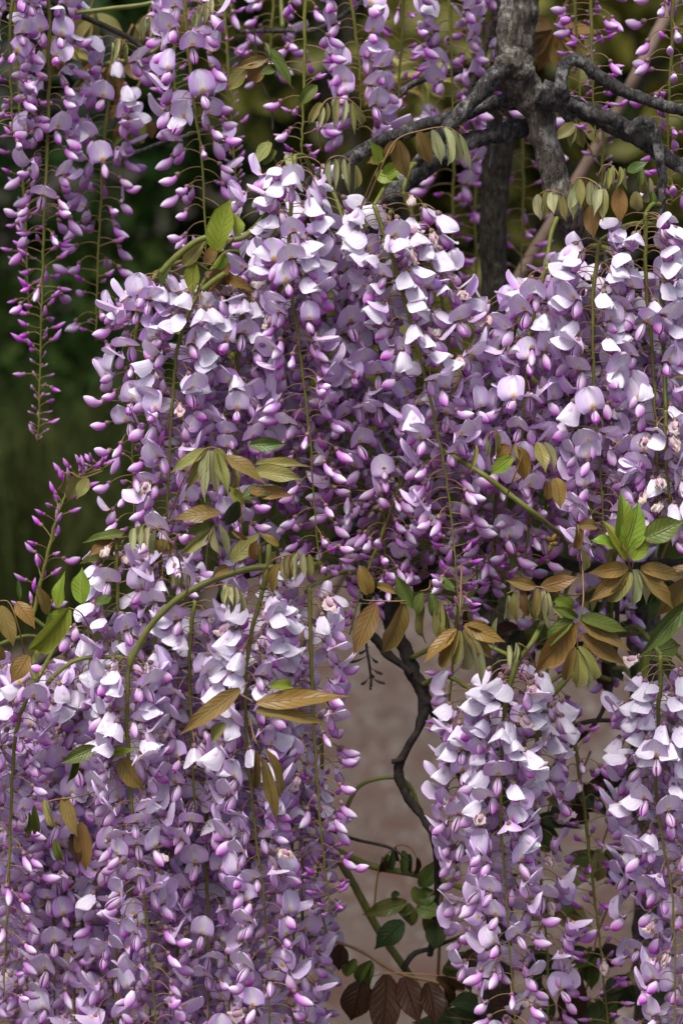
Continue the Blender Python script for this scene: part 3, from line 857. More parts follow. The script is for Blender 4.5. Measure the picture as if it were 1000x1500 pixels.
for base, up in RACEME_TOPS:
    if not ANCH: break
    a = min(ANCH, key=lambda q: (q - base).length_squared * (1.0 if q.z > base.z - 0.02 else 2.2) + (0 if q.y > base.y - .02 else .01))
    L = (a - base).length
    if L < 0.002: continue
    mid = base.lerp(a, 0.5) + Vector((0, 0, 0.10 * L)) + Vector((0, 0.12 * L, 0))
    if up: mid = base.lerp(a, 0.5) - Vector((0, 0, 0.15 * L))
    pth = catmull([(base, 0.0016), (mid, 0.0018), (a, 0.0022)], 8)
    v, f = tube_geo(pth, 6, 0.1, 150)
    o = obj('shoot', mesh_from('shoot', v, f, MAT['shoot']))
    o.data.transform(inv)
    o.parent = vine

trunk2 = empty('tree', (P(725, 300, .30).x, .30, 0))
tag(trunk2, 'dark upright mossy trunk standing behind the forked grey vine', 'tree')
o = woody('trunk', [(745, -260, 44), (742, 0, 44), (738, 120, 44), (730, 220, 42), (722, 320, 40), (724, 440, 40), (722, 620, 42), (725, 900, 44), (728, 1300, 46), (730, 2000, 50), (730, 2700, 54), (730, 3150, 60)], 0.30, MAT['bark_dark'], None, rough=0.14, seg=18)
o.data.transform(Matrix.Translation(-trunk2.location)); o.parent = trunk2
o = woody('limb', [(740, 150, 20), (745, 100, 18), (770, 20, 16), (800, -80, 14)], 0.31, MAT['bark_dark'], None, rough=0.2)
o.data.transform(Matrix.Translation(-trunk2.location)); o.parent = trunk2

pole = woody('garden_cane', [(1010, -45, 19, .1), (945, 82, 18), (905, 160, 18), (850, 255, 19), (780, 372, 19), (700, 505, 19), (600, 672, 19), (420, 975, 20), (60, 1580, 20), (-300, 2180, 21), (-560, 2620, 21)], 0.55, MAT['pole'], None, rough=0.06, seg=12)
tag(pole, 'pale brown wooden pole leaning diagonally behind the vine', 'pole')

# ------------------------------------------------------------------ leaves
def leaf_geo(rng, fold, droop, twist, wav):
    """unit leaf: 1 long, 1 wide (scaled on placing); +X along, +Z upper face"""
    ns, na = 10, 7
    verts, uvs = [], []
    x = z = 0.0
    ph = rng.uniform(0, 6.28)
    for i in range(ns):
        s = i / (ns - 1)
        a = -droop * s
        if i:
            x += math.cos(a) / (ns - 1)
            z += math.sin(a) / (ns - 1)
        w = 0.5 * (math.sin(math.pi * min(1, s * 0.97 + 0.03) ** 0.78)) ** 0.9 * (1 - 0.50 * smoothstep(0.62, 1.0, s))
        w = max(w, 0.012)
        tw = twist * s
        for j in range(na):
            t = -1 + 2 * j / (na - 1)
            y = w * t * math.cos(fold * min(1, abs(t) + .3))
            zz = w * abs(t) * math.sin(fold) + wav * math.sin(9 * s + ph + (1.3 if t > 0 else 0)) * t * t * w
            yy = y * math.cos(tw) - zz * math.sin(tw)
            zr = y * math.sin(tw) + zz * math.cos(tw)
            verts.append((x - math.sin(a) * zr, yy, z + math.cos(a) * zr))
            uvs.append((j / (na - 1), s))
    return verts, grid_faces(ns, na), uvs


LEAF = {}


def leaf_mesh(kind, style, k):
    key = (kind, style, k)
    if key not in LEAF:
        rng = random.Random(k * 31 + len(style))
        if style == 'flat': g = leaf_geo(rng, rng.uniform(0.12, 0.42), rng.uniform(0.1, 0.8), rng.uniform(-.5, .5), 0.14)
        elif style == 'droop': g = leaf_geo(rng, rng.uniform(0.3, 0.7), rng.uniform(0.5, 1.3), rng.uniform(-.5, .5), 0.14)
        else: g = leaf_geo(rng, rng.uniform(0.70, 1.05), rng.uniform(0.1, 0.5), rng.uniform(-.5, .5), 0.08)
        LEAF[key] = mesh_from('leaflet', g[0], g[1], MAT[kind], None, g[2])
    return LEAF[key]


def place_leaflet(root, kind, style, base, tip, width, rng, face=None):
    """leaflet from base to tip (world), its upper face turned to the light and a little to the open side"""
    d = tip - base
    L = d.length
    d.normalize()
    nrm = face if face is not None else Vector((rng.uniform(-.7, .7), -1.0, rng.uniform(0.1, 0.9)))
    nrm = (nrm - d * nrm.dot(d)).normalized()
    side = nrm.cross(d)
    me = leaf_mesh(kind, style, rng.randrange(5))
    o = bpy.data.objects.new('leaflet', me)
    COL.objects.link(o)
    o.parent = root
    m = Matrix((d, side, nrm)).transposed().to_4x4()
    o.matrix_basis = Matrix.Translation(base - root.location) @ m @ Matrix.Diagonal((L * 1.04, width * (1.35 if style == 'folded' else 1.05), (L + width) * .5, 1))
    return o


def spray(label, Y, stalk, leaves, group=None, thick=3.0, stalk_mat='stalk', name='leaf_spray'):
    """stalk: photo spots; leaves: (base x, base y, tip x, tip y, width, kind, style)"""
    rng = random.Random(hash_str(label))
    if Y <= -0.05: Y -= 0.025
    elif Y <= -0.01: Y -= 0.015
    root = empty(name, P(stalk[0][0], stalk[0][1], Y))
    tag(root, label, 'leaves', group)
    pts = [(s[0], s[1], thick * (1 - 0.5 * i / max(1, len(stalk) - 1)), s[2] if len(s) > 2 else 0) for i, s in enumerate(stalk)]
    path_ = catmull(px_path(pts, Y), 6)
    v, f = tube_geo([(p - root.location, r) for p, r in path_], 6, 0.05, 200)
    obj('stalk', mesh_from('stalk', v, f, MAT[stalk_mat]), root)
    pw = FW / 1000 * (Y - cam.location.y) / CAM_D
    for (bx, by, tx, ty, w, kind, style) in leaves:
        dy = rng.uniform(-0.014, 0.006)
        place_leaflet(root, kind, style, P(bx, by, Y), P(tx, ty, Y + dy), w * pw, rng)
    return root


def fan(cx, cy, n, length, a0, a1, w, kind, style, ln_var=0.15, seed=1, stem=None):
    """leaflets fanning out from about one spot; angles in degrees, 90 = straight down"""
    r = random.Random(seed)
    out = []
    for i in range(n):
        a = math.radians(a0 + (a1 - a0) * (i / max(1, n - 1)) + r.uniform(-6, 6))
        L = length * r.uniform(1 - ln_var, 1 + ln_var)
        bx, by = cx + math.cos(a) * 4, cy + math.sin(a) * 3
        out.append((bx, by, bx + math.cos(a) * L, by + math.sin(a) * L, w * r.uniform(.85, 1.15), kind, style))
    return out


def row(pts, n, length, w, kinds, style, seed=1, lean=0.0, var=.15):
    """leaflets hanging from an arched leaf stalk"""
    r = random.Random(seed)
    out = []
    for i in range(n):
        t = i / max(1, n - 1) * (len(pts) - 1)
        k = min(int(t), len(pts) - 2)
        x = pts[k][0] + (pts[k + 1][0] - pts[k][0]) * (t - k)
        y = pts[k][1] + (pts[k + 1][1] - pts[k][1]) * (t - k)
        L = length * r.uniform(1 - var, 1 + var)
        out.append((x, y, x + L * (lean + r.uniform(-.14, .14)), y + L * .97, w * r.uniform(.85, 1.15), kinds[i % len(kinds)] if isinstance(kinds, (list, tuple)) else kinds, style))
    return out


def build_leaves():
    S = spray
    F, D, Y_ = 'flat', 'droop', 'folded'
    S('arched young leaf hung with bronze and pale leaflets below the grey branch', -0.01, [(535, 300, .05), (556, 250), (580, 205), (620, 190), (655, 186), (676, 200)],
      [(584, 205, 594, 262, 30, 'bronze', F), (612, 192, 632, 243, 24, 'bronze', F), (632, 190, 648, 240, 20, 'young', F), (650, 187, 668, 244, 20, 'young', D), (662, 190, 678, 248, 15, 'young', D), (672, 196, 690, 250, 11, 'young', Y_), (580, 206, 556, 232, 14, 'bronze', D)])
    S('bright green and orange leaf pair tucked beside the grey branch', 0.0, [(530, 300, .04), (545, 262), (556, 240)], [(556, 240, 545, 208, 24, 'green', F), (550, 255, 584, 262, 24, 'green', F), (566, 228, 536, 236, 16, 'bronze', F), (560, 262, 585, 236, 22, 'green', D)])
    S('pale folded leaf bunch hanging above the central curtain', -0.03, [(470, 270, .04), (480, 235), (500, 228), (516, 240)], row([(484, 234), (500, 230), (520, 242)], 6, 44, 12, ['young', 'young', 'olive'], Y_, 3))
    S('pale folded leaf bunch on a silvery stalk by the sparse green stem', 0.0, [(470, 220, .04), (468, 170), (480, 145), (510, 145), (532, 165)], row([(470, 155), (490, 142), (515, 150)], 6, 40, 12, ['young', 'olive'], Y_, 4) + [(515, 155, 540, 185, 16, 'olive', D), (470, 150, 450, 180, 14, 'olive', D)])
    S('bronze leaf bent over beside the open faced raceme', 0.06, [(400, 90, .04), (372, 92), (362, 96)], [(364, 96, 326, 132, 24, 'olive', F), (390, 86, 346, 98, 20, 'bronze', F), (384, 94, 362, 122, 26, 'bronze', D)])
    S('glossy green leaf pair beside the pink bud stem', 0.05, [(430, 130, .06), (402, 98), (390, 85)], [(392, 72, 434, 122, 24, 'mid', F), (408, 98, 380, 104, 14, 'mid', F), (440, 150, 466, 120, 22, 'mid', D), (388, 62, 396, 82, 8, 'mid', F)])
    S('broad yellow green leaf standing over the curtain shoulder', -0.03, [(344, 346, .03), (326, 362), (316, 368)], [(318, 368, 328, 290, 40, 'green', F), (345, 345, 350, 305, 24, 'green', D), (330, 372, 316, 400, 18, 'green', D)])
    S('brown leaves among the tired flowers of the curtain shoulder', -0.005, [(250, 400, .03), (285, 385), (330, 392)],
      [(268, 388, 300, 352, 22, 'olive', F), (285, 385, 278, 432, 26, 'green', F), (300, 400, 360, 412, 24, 'bronze', F), (325, 405, 372, 425, 18, 'bronze', F), (335, 385, 300, 430, 24, 'bronze', D), (250, 380, 230, 420, 18, 'mid', F), (300, 390, 320, 352, 18, 'bronze', F)])
    S('dull green leaf bent between the open faced raceme and the curtain', 0.03, [(412, 250, .03), (398, 225), (392, 205)], [(396, 208, 372, 238, 22, 'olive', F), (404, 220, 380, 240, 20, 'mid', D), (420, 225, 440, 262, 18, 'young', Y_)])
    S('twin bunches of curled young leaves hanging in front of the forked trunk', -0.02, [(826, 300, .06), (822, 285), (804, 278), (790, 284)], row([(788, 284), (804, 277), (822, 285)], 4, 38, 17, ['young', 'olive'], F, 5))
    S('curled bronze and green young leaf nearest the forked trunk', -0.02, [(884, 330, .05), (880, 280), (862, 262), (842, 262), (834, 278)], row([(836, 276), (848, 262), (866, 264), (884, 276)], 7, 42, 16, ['young', 'young', 'olive', 'bronze'], F, 6) + [(866, 300, 868, 348, 26, 'bronze', F)])
    S('umbrella of small folded leaflets beside the hooked branch', -0.015, [(905, 320, .04), (908, 270), (898, 244), (884, 242), (876, 256)], row([(886, 250), (898, 242), (915, 246)], 5, 34, 13, ['young', 'olive'], Y_, 7) + [(905, 275, 908, 325, 26, 'bronze', F), (918, 250, 948, 236, 16, 'mid', F), (930, 280, 935, 315, 20, 'olive', D)])
    S('young leaves dangling under the hooked branch', 0.0, [(965, 330, .02), (950, 280), (940, 240)], row([(936, 240), (950, 260), (958, 300)], 5, 40, 15, ['mid', 'olive', 'young'], D, 8))
    S('dim bronze leaf behind the sloping branch', 0.16, [(870, 230), (850, 190), (842, 175)], fan(845, 178, 4, 44, 40, 140, 20, 'olive', F, seed=9), thick=4)

    S('drooping olive compound leaf with long limp leaflets on the central curtain', -0.075, [(248, 760, .05), (270, 700), (296, 662), (310, 655), (322, 660)],
      [(302, 658, 250, 690, 19, 'olive', F), (306, 656, 272, 720, 20, 'olive', F), (306, 660, 292, 740, 21, 'young', F), (310, 660, 316, 726, 20, 'young', F), (314, 658, 336, 724, 20, 'olive', F), (318, 656, 334, 706, 20, 'olive', D), (332, 668, 390, 704, 26, 'bronze', F)])
    S('pointed green leaf and dark companions below the olive compound leaf', -0.05, [(352, 820, .04), (354, 770), (353, 736), (346, 690)],
      [(355, 730, 413, 704, 28, 'mid', F), (358, 738, 334, 712, 18, 'green', F), (350, 735, 330, 776, 24, 'dark', F), (370, 692, 440, 694, 26, 'olive', F), (365, 720, 430, 725, 22, 'bronze', F), (346, 690, 345, 722, 14, 'olive', D)])
    S('dull green leaf pair in the middle of the curtain', -0.045, [(440, 680, .05), (430, 655)], [(366, 652, 418, 650, 22, 'mid', F), (375, 680, 450, 680, 18, 'olive', F)])
    S('silvery folded leaf bunch with dark leaf above in the curtain', -0.07, [(302, 830, .05), (304, 800), (312, 772), (322, 768)],
      [(322, 752, 252, 752, 26, 'bronze', F), (308, 770, 270, 782, 18, 'mid', F), (312, 774, 262, 815, 18, 'olive', F), (308, 776, 276, 808, 18, 'young', F), (314, 770, 322, 814, 16, 'young', Y_), (320, 768, 336, 815, 14, 'young', Y_), (326, 776, 334, 806, 12, 'young', Y_), (340, 778, 366, 794, 10, 'bronze', D)])
    S('upright bronze leaf folded in a point beside the silvery bunch', -0.06, [(340, 840, .05), (346, 822)], [(338, 822, 380, 780, 26, 'olive', F), (408, 800, 380, 778, 14, 'bronze', F), (375, 820, 368, 795, 18, 'bronze', D), (335, 832, 312, 840, 16, 'bronze', D)])
    S('young folded leaves and a heart shaped bronze leaf by the outer flowers', -0.07, [(268, 850, .05), (258, 805), (235, 778), (215, 768), (196, 775)], row([(196, 774), (210, 768), (228, 776)], 5, 36, 14, ['young', 'young', 'olive'], Y_, 10) + [(240, 790, 232, 812, 24, 'bronze', F), (246, 795, 258, 812, 18, 'bronze', D)])
    S('pale crimped young leaves hanging over the arching green shoot', -0.085, [(386, 838, .03), (400, 820), (430, 812), (452, 820)], row([(418, 815), (434, 808), (452, 812)], 6, 42, 13, ['young', 'young', 'olive'], Y_, 11) + [(410, 825, 386, 885, 22, 'bronze', D), (425, 812, 418, 850, 16, 'bronze', D)])
    S('small silvery folded leaf under the arching green shoot', -0.09, [(300, 862, .02), (328, 856), (344, 860)], row([(328, 856), (344, 860)], 4, 30, 11, ['young'], Y_, 12))
    S('fine curled leaf tip on the arching green shoot', -0.09, [(272, 872, .02), (278, 846), (265, 838), (250, 845)], row([(275, 842), (255, 842)], 4, 22, 8, ['young', 'olive'], Y_, 13) + row([(330, 862), (352, 866)], 3, 34, 12, ['young'], Y_, 14))

    S('bright green leaf cluster at the top of the lower curtain', -0.06, [(140, 940, .03), (120, 900), (100, 890)],
      [(122, 884, 118, 832, 32, 'green', F), (84, 890, 90, 838, 24, 'green', F), (105, 895, 60, 920, 26, 'green', F), (100, 892, 45, 975, 40, 'green', D), (140, 885, 165, 870, 18, 'mid', F), (70, 900, 60, 860, 18, 'bronze', F)])
    S('bronze leaves drooping past the bright green leaf cluster', -0.05, [(40, 985, .03), (30, 930), (15, 885), (0, 880)], [(0, 888, 22, 945, 26, 'bronze', F), (24, 882, 52, 918, 26, 'bronze', F), (42, 960, 15, 1000, 28, 'bronze', F), (60, 930, 40, 980, 22, 'olive', D), (-10, 940, 8, 980, 20, 'bronze', D)])
    S('bronze leaf and curled stipule beside the upright bud spike', 0.07, [(150, 690, .02), (120, 700), (104, 692), (92, 694)], [(112, 694, 100, 735, 24, 'olive', F), (128, 700, 112, 730, 20, 'olive', F), (96, 694, 90, 730, 16, 'olive', D), (26, 850, 30, 880, 10, 'mid', Y_)])
    S('olive leaves poking out from the flank of the curtain into the dark', 0.0, [(200, 840, .04), (180, 800), (182, 790)], [(182, 782, 122, 792, 18, 'mid', F), (180, 800, 108, 820, 16, 'mid', F), (165, 792, 130, 812, 22, 'bronze', F), (172, 842, 132, 850, 16, 'mid', F), (170, 820, 110, 815, 14, 'olive', D)])
    S('pair of long bronze leaflets lying across the front raceme', -0.11, [(340, 1010, .05), (364, 1024), (374, 1030)], [(376, 1030, 508, 1016, 30, 'bronze', F), (376, 1042, 482, 1052, 24, 'bronze', F), (395, 1006, 440, 1000, 20, 'green', D)])
    S('bronze leaf slanting down behind the front raceme', -0.085, [(362, 1000, .04), (355, 1008)], [(352, 1010, 264, 1074, 28, 'bronze', F), (330, 1060, 300, 1090, 22, 'olive', D)])
    S('three limp bronze leaflets dangling on the front raceme', -0.115, [(366, 1052, .05), (372, 1080), (382, 1100)], [(374, 1098, 376, 1180, 15, 'bronze', D), (384, 1112, 408, 1210, 20, 'bronze', F), (388, 1100, 430, 1180, 18, 'bronze', D)])
    S('dark bronze compound leaf hanging in the lower curtain', -0.085, [(140, 1160, .04), (110, 1168), (80, 1172), (50, 1180)], [(92, 1168, 112, 1225, 24, 'bronze', F), (66, 1172, 80, 1228, 18, 'olive', D), (50, 1180, 54, 1238, 14, 'mid', D), (118, 1205, 126, 1280, 28, 'bronze', F), (104, 1222, 116, 1270, 18, 'brown', F), (80, 1230, 92, 1276, 16, 'mid', D), (42, 1190, 44, 1236, 10, 'mid', D)])
    S('green and yellow leaves half buried beside the arching shoot', -0.04, [(175, 1105, .03), (140, 1108)], [(140, 1095, 90, 1118, 24, 'mid', F), (112, 1100, 98, 1150, 14, 'mid', Y_), (175, 1112, 210, 1160, 32, 'bronze', F), (150, 1105, 195, 1098, 16, 'green', F)])

    S('brown leaf cluster with a folded tip between the two curtains', -0.06, [(735, 745, .04), (752, 700), (764, 665), (755, 655)], [(758, 655, 774, 706, 26, 'bronze', F), (752, 668, 715, 694, 22, 'green', F), (748, 655, 725, 670, 20, 'bronze', F), (786, 648, 800, 690, 24, 'olive', F), (796, 648, 812, 690, 14, 'young', Y_), (812, 700, 826, 742, 28, 'bronze', F), (800, 705, 806, 735, 18, 'bronze', D)])
    S('pale folded leaf tips beside the brown leaf cluster', -0.06, [(720, 680, .03), (716, 640), (724, 632), (730, 640)], row([(696, 652), (724, 628)], 3, 36, 9, ['olive', 'young'], Y_, 15) + [(756, 648, 760, 675, 9, 'olive', Y_)])
    S('bright green curled leaf cluster above the bronze compound leaves', -0.075, [(930, 860, .04), (918, 815), (908, 790)], [(908, 790, 918, 716, 30, 'green', D), (914, 808, 944, 738, 40, 'green', F), (900, 800, 872, 785, 24, 'green', D), (916, 820, 886, 752, 22, 'green', D), (945, 790, 1000, 762, 40, 'mid', F), (925, 820, 950, 780, 28, 'green', F)])
    S('bent bronze leaf beside the bright green curled leaf cluster', -0.06, [(850, 840, .04), (848, 790), (846, 768)], [(846, 772, 882, 766, 22, 'bronze', D), (844, 770, 848, 812, 18, 'bronze', D), (850, 805, 858, 840, 14, 'olive', Y_)])

    S('arching bronze compound leaf hung with folded leaflets', -0.06, [(852, 870, .04), (830, 872), (790, 860), (760, 862), (742, 870)],
      row([(744, 872), (762, 864), (792, 862), (800, 866)], 6, 52, 17, ['young', 'olive', 'bronze', 'bronze', 'young'], D, 16) + [(792, 860, 846, 846, 24, 'bronze', F), (784, 860, 742, 850, 20, 'bronze', F), (808, 890, 840, 910, 16, 'olive', D), (800, 866, 806, 930, 12, 'young', Y_)])
    S('broad bronze compound leaf spread like an open hand', -0.08, [(853, 830, .03), (854, 880), (848, 915), (845, 950)],
      [(840, 912, 785, 988, 44, 'bronze', F), (850, 908, 928, 950, 34, 'bronze', F), (850, 930, 916, 975, 26, 'bronze', F), (846, 948, 886, 998, 18, 'olive', D), (845, 952, 854, 1020, 24, 'olive', D), (842, 948, 822, 1008, 18, 'bronze', D), (850, 905, 925, 920, 26, 'mid', F), (838, 905, 790, 950, 26, 'mid', D), (846, 905, 812, 890, 16, 'mid', D)])
    S('drooping bronze compound leaf with a limp pale centre over the twig', -0.07, [(676, 830, .04), (674, 880), (672, 918)],
      [(668, 922, 620, 968, 24, 'bronze', F), (670, 924, 640, 988, 22, 'bronze', D), (672, 924, 666, 985, 18, 'olive', D), (676, 924, 692, 998, 18, 'young', D), (678, 924, 708, 1002, 16, 'young', Y_), (680, 920, 724, 968, 24, 'bronze', F), (680, 916, 740, 940, 26, 'bronze', F), (684, 916, 725, 918, 20, 'bronze', D)])
    S('bronze compound leaf hanging below the bright green leaf cluster', -0.07, [(930, 800, .03), (926, 832)], [(918, 838, 864, 880, 28, 'bronze', F), (922, 838, 892, 890, 26, 'olive', D), (926, 834, 930, 890, 22, 'young', Y_), (930, 834, 948, 886, 18, 'young', Y_), (936, 836, 988, 890, 26, 'bronze', F), (938, 832, 1005, 842, 26, 'bronze', F), (920, 832, 865, 838, 24, 'bronze', F)])
    S('large bronze leaflets passing the bright green leaf cluster', -0.05, [(1040, 830, .03), (1010, 850)], [(1010, 845, 962, 905, 34, 'bronze', F), (1020, 830, 960, 842, 22, 'bronze', D), (1010, 880, 940, 960, 30, 'mid', F)])
    S('dark green leaves in the gap under the bronze compound leaves', 0.0, [(950, 1040, .03), (945, 980), (960, 940)], [(945, 960, 1000, 940, 40, 'mid', F), (945, 950, 938, 1012, 20, 'mid', Y_), (930, 960, 935, 1010, 18, 'dark', D), (975, 960, 985, 1000, 20, 'mid', D), (960, 955, 930, 1000, 18, 'young', Y_)])
    S('yellow green leaf under the arching bronze compound leaf', -0.02, [(830, 900, .02), (810, 900)], [(812, 880, 850, 895, 30, 'green', D), (780, 905, 810, 880, 26, 'mid', F), (800, 870, 770, 900, 22, 'dark', F)])
    S('pale crimped leaf tip above the white hooded raceme', -0.05, [(790, 990, .03), (770, 950), (756, 942)], row([(744, 946), (760, 940)], 4, 34, 10, ['young', 'olive'], Y_, 17) + [(728, 905, 722, 950, 12, 'young', Y_), (860, 960, 862, 1010, 12, 'young', Y_)])

    S('two hanging bronze leaflets beside the dark twig', -0.02, [(628, 870, .04), (595, 880), (545, 880), (530, 878)], [(590, 884, 566, 968, 32, 'bronze', F), (550, 884, 518, 958, 32, 'bronze', F), (540, 870, 530, 830, 26, 'bronze', D), (580, 870, 545, 850, 14, 'bronze', D)])
    S('limp green young leaf over the dark twig', -0.02, [(630, 850, .04), (628, 862), (615, 866)], [(606, 890, 578, 842, 22, 'mid', F), (620, 868, 606, 900, 20, 'mid', D), (630, 868, 636, 904, 18, 'mid', D), (618, 880, 612, 960, 20, 'olive', D), (645, 880, 640, 945, 20, 'olive', D), (650, 890, 656, 930, 16, 'mid', D), (640, 848, 668, 862, 20, 'mid', F)])

    # ---- dim growth low behind the flowers; the brown leaves carry painted shade
    S('dark green leaf cluster on the low shoot over the gravel', 0.09, [(652, 1290), (610, 1330), (590, 1345)], [(596, 1322, 532, 1340, 26, 'mid', F), (590, 1350, 548, 1392, 34, 'dark', F), (600, 1325, 600, 1362, 28, 'mid', F), (612, 1318, 640, 1306, 26, 'mid', F), (610, 1330, 648, 1338, 30, 'mid', F), (600, 1340, 585, 1325, 26, 'dark', F), (620, 1345, 642, 1372, 24, 'mid', D), (640, 1350, 636, 1392, 34, 'dark', F), (585, 1310, 570, 1312, 12, 'dark', D), (616, 1300, 640, 1264, 26, 'mid', F), (605, 1300, 622, 1330, 24, 'mid', D)])
    S('small arched leaf with dangling dark leaflets above the low shoot', 0.09, [(548, 1330), (556, 1270), (580, 1240), (600, 1242), (612, 1260)], row([(560, 1256), (580, 1242), (610, 1256)], 7, 36, 15, ['brown', 'mid', 'dark'], D, 18))
    S('large dark brown leaves hanging at the foot of the low shoot', 0.06, [(700, 1440, .02), (640, 1430), (570, 1426), (530, 1436)],
      [(528, 1438, 516, 1502, 52, 'brown', F), (566, 1428, 560, 1530, 48, 'brown', F), (590, 1432, 614, 1500, 40, 'brown', F), (625, 1440, 640, 1500, 44, 'brown', F), (640, 1432, 690, 1462, 26, 'brown', D), (500, 1385, 492, 1424, 34, 'brown', F), (650, 1450, 668, 1490, 30, 'brown', D), (545, 1408, 520, 1445, 26, 'mid', Y_), (545, 1410, 530, 1462, 24, 'mid', D), (520, 1405, 500, 1436, 22, 'mid', D)])
    S('broad dark leaves crossing the bottom under the white hooded raceme', 0.07, [(820, 1530, .02), (720, 1500), (650, 1490)], [(720, 1500, 600, 1496, 44, 'dark', F), (700, 1470, 660, 1470, 34, 'dark', F), (760, 1490, 720, 1450, 44, 'brown', F), (800, 1500, 790, 1440, 40, 'dark', F), (830, 1500, 850, 1430, 44, 'brown', F), (860, 1510, 905, 1460, 44, 'dark', F), (700, 1520, 680, 1450, 36, 'brown', D)])
    r = random.Random(5)
    for k, (x, y) in enumerate([(700, 1250), (800, 1200), (845, 1160), (880, 1250), (820, 1320), (870, 1390), (690, 1400), (920, 1440), (900, 1130), (780, 1400), (935, 1250), (850, 1480), (640, 830), (720, 850), (800, 840), (880, 870), (960, 850), (760, 930), (870, 960), (950, 930), (690, 900), (560, 850)]):  # tufts behind the bronze leaves are added to darken that shaded gap
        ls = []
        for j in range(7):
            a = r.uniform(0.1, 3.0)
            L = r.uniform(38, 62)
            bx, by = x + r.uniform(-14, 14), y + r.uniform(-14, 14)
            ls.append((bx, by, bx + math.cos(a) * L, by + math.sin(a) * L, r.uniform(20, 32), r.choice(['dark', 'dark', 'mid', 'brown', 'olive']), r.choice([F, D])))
        S(('dim leaf tuft filling the gap behind the low white racemes' if y > 1100 else 'dim leaf tuft in the shade behind the bronze compound leaves'), r.uniform(.12, .2), [(x + 20, y - 60), (x + 6, y - 25), (x, y)], ls, group='dim leaf tufts behind the low racemes' if y > 1100 else 'leaf tufts added to darken the gap behind the bronze leaves', thick=4)
    # ---- bronze leaves high up at the back
    for k, (x, y, kinds) in enumerate([(95, 60, ['bronze', 'olive']), (165, 105, ['bronze', 'bronze']), (215, 30, ['bronze', 'olive']), (130, 20, ['olive', 'bronze']), (190, 160, ['bronze', 'mid']), (270, 20, ['bronze', 'olive'])]):
        ls = []
        for j in range(7):
            a = r.uniform(0.2, 2.9)
            L = r.uniform(40, 62)
            bx, by = x + r.uniform(-16, 16), y + r.uniform(-10, 10)
            ls.append((bx, by, bx + math.cos(a) * L, by + math.sin(a) * L, r.uniform(18, 28), r.choice(kinds), r.choice([F, D])))
        S('soft bronze leaf tuft behind the upper racemes', r.uniform(.28, .36), [(x + 30, y - 70), (x + 8, y - 25), (x, y)], ls, group='bronze leaf tufts behind the upper racemes', thick=4)
    S('pale folded leaf fingers hanging by the tall green shoot', 0.12, [(160, 110), (168, 62), (178, 58), (186, 66)], row([(164, 62), (176, 56), (188, 66)], 6, 30, 10, ['young', 'olive'], Y_, 19))
    S('pale folded leaf fingers above the open faced raceme', 0.13, [(205, 60), (208, 30), (220, 22), (232, 30)], row([(208, 28), (220, 22), (232, 30)], 6, 30, 10, ['young'], Y_, 20) + row([(280, 20), (310, -4)], 6, 34, 10, ['young'], Y_, 21))
    S('olive leaves seen between the upper racemes and the grey trunk', 0.42, [(640, 60), (620, 100), (600, 140)], fan(620, 100, 7, 55, -20, 200, 24, 'olive', F, seed=22) + fan(560, 110, 5, 55, 20, 160, 24, 'bronze', F, seed=23))
    S('bronze leaf tuft just past the grey trunk', 0.34, [(850, -30), (825, 10), (812, 40)], fan(812, 40, 8, 60, 0, 190, 24, 'bronze', F, seed=24), thick=4)


build_leaves()

# a dry spent flower stalk dangling by the twig
dry = empty('dry_stalk', P(545, 930, .04))
tag(dry, 'dry spent flower stalk with tiny dark seed buds by the dark twig', 'stalk')
v, f = tube_geo([(p - dry.location, r) for p, r in catmull(px_path([(540, 915, 5), (536, 940, 4), (541, 975, 4), (544, 1006, 3)], .04), 6)], 6, .1, 200)
obj('stem', mesh_from('stem', v, f, MAT['twig']), dry)
rr = random.Random(3)
for (x, y) in [(532, 955), (524, 968), (548, 968), (552, 985), (534, 1000), (554, 999), (542, 1008), (528, 945), (545, 990)]:
    v, f = tube_geo([(p - dry.location, r) for p, r in px_path([(541, y - 8, 1.2), ((541 + x) / 2, y - 4, 1.2), (x, y, 4), (x + (x - 541) * .5, y + 2, 5), (x + (x - 541) * .8, y + 3, 1)], .04)], 5)
    obj('seed_bud', mesh_from('seed_bud', v, f, MAT['twig']), dry)
scale_ = empty('seed_scale', P(808, 795, -.03))
tag(scale_, 'small rusty brown cluster of bud scales among the purple buds', 'bud scales')
for (x, y) in [(802, 788), (812, 786), (806, 798), (815, 797), (804, 806)]:
    v, f = tube_geo([(p - scale_.location, r) for p, r in px_path([(808, 794, 3), ((808 + x) / 2, (794 + y) / 2, 8), (x, y, 8), (x * 1.5 - 404, y * 1.5 - 397, 2)], -.03)], 6, .2, 200)
    obj('scale', mesh_from('scale', v, f, MAT['bronze'], None, [(0.2, 0.3)] * len(v)), scale_)

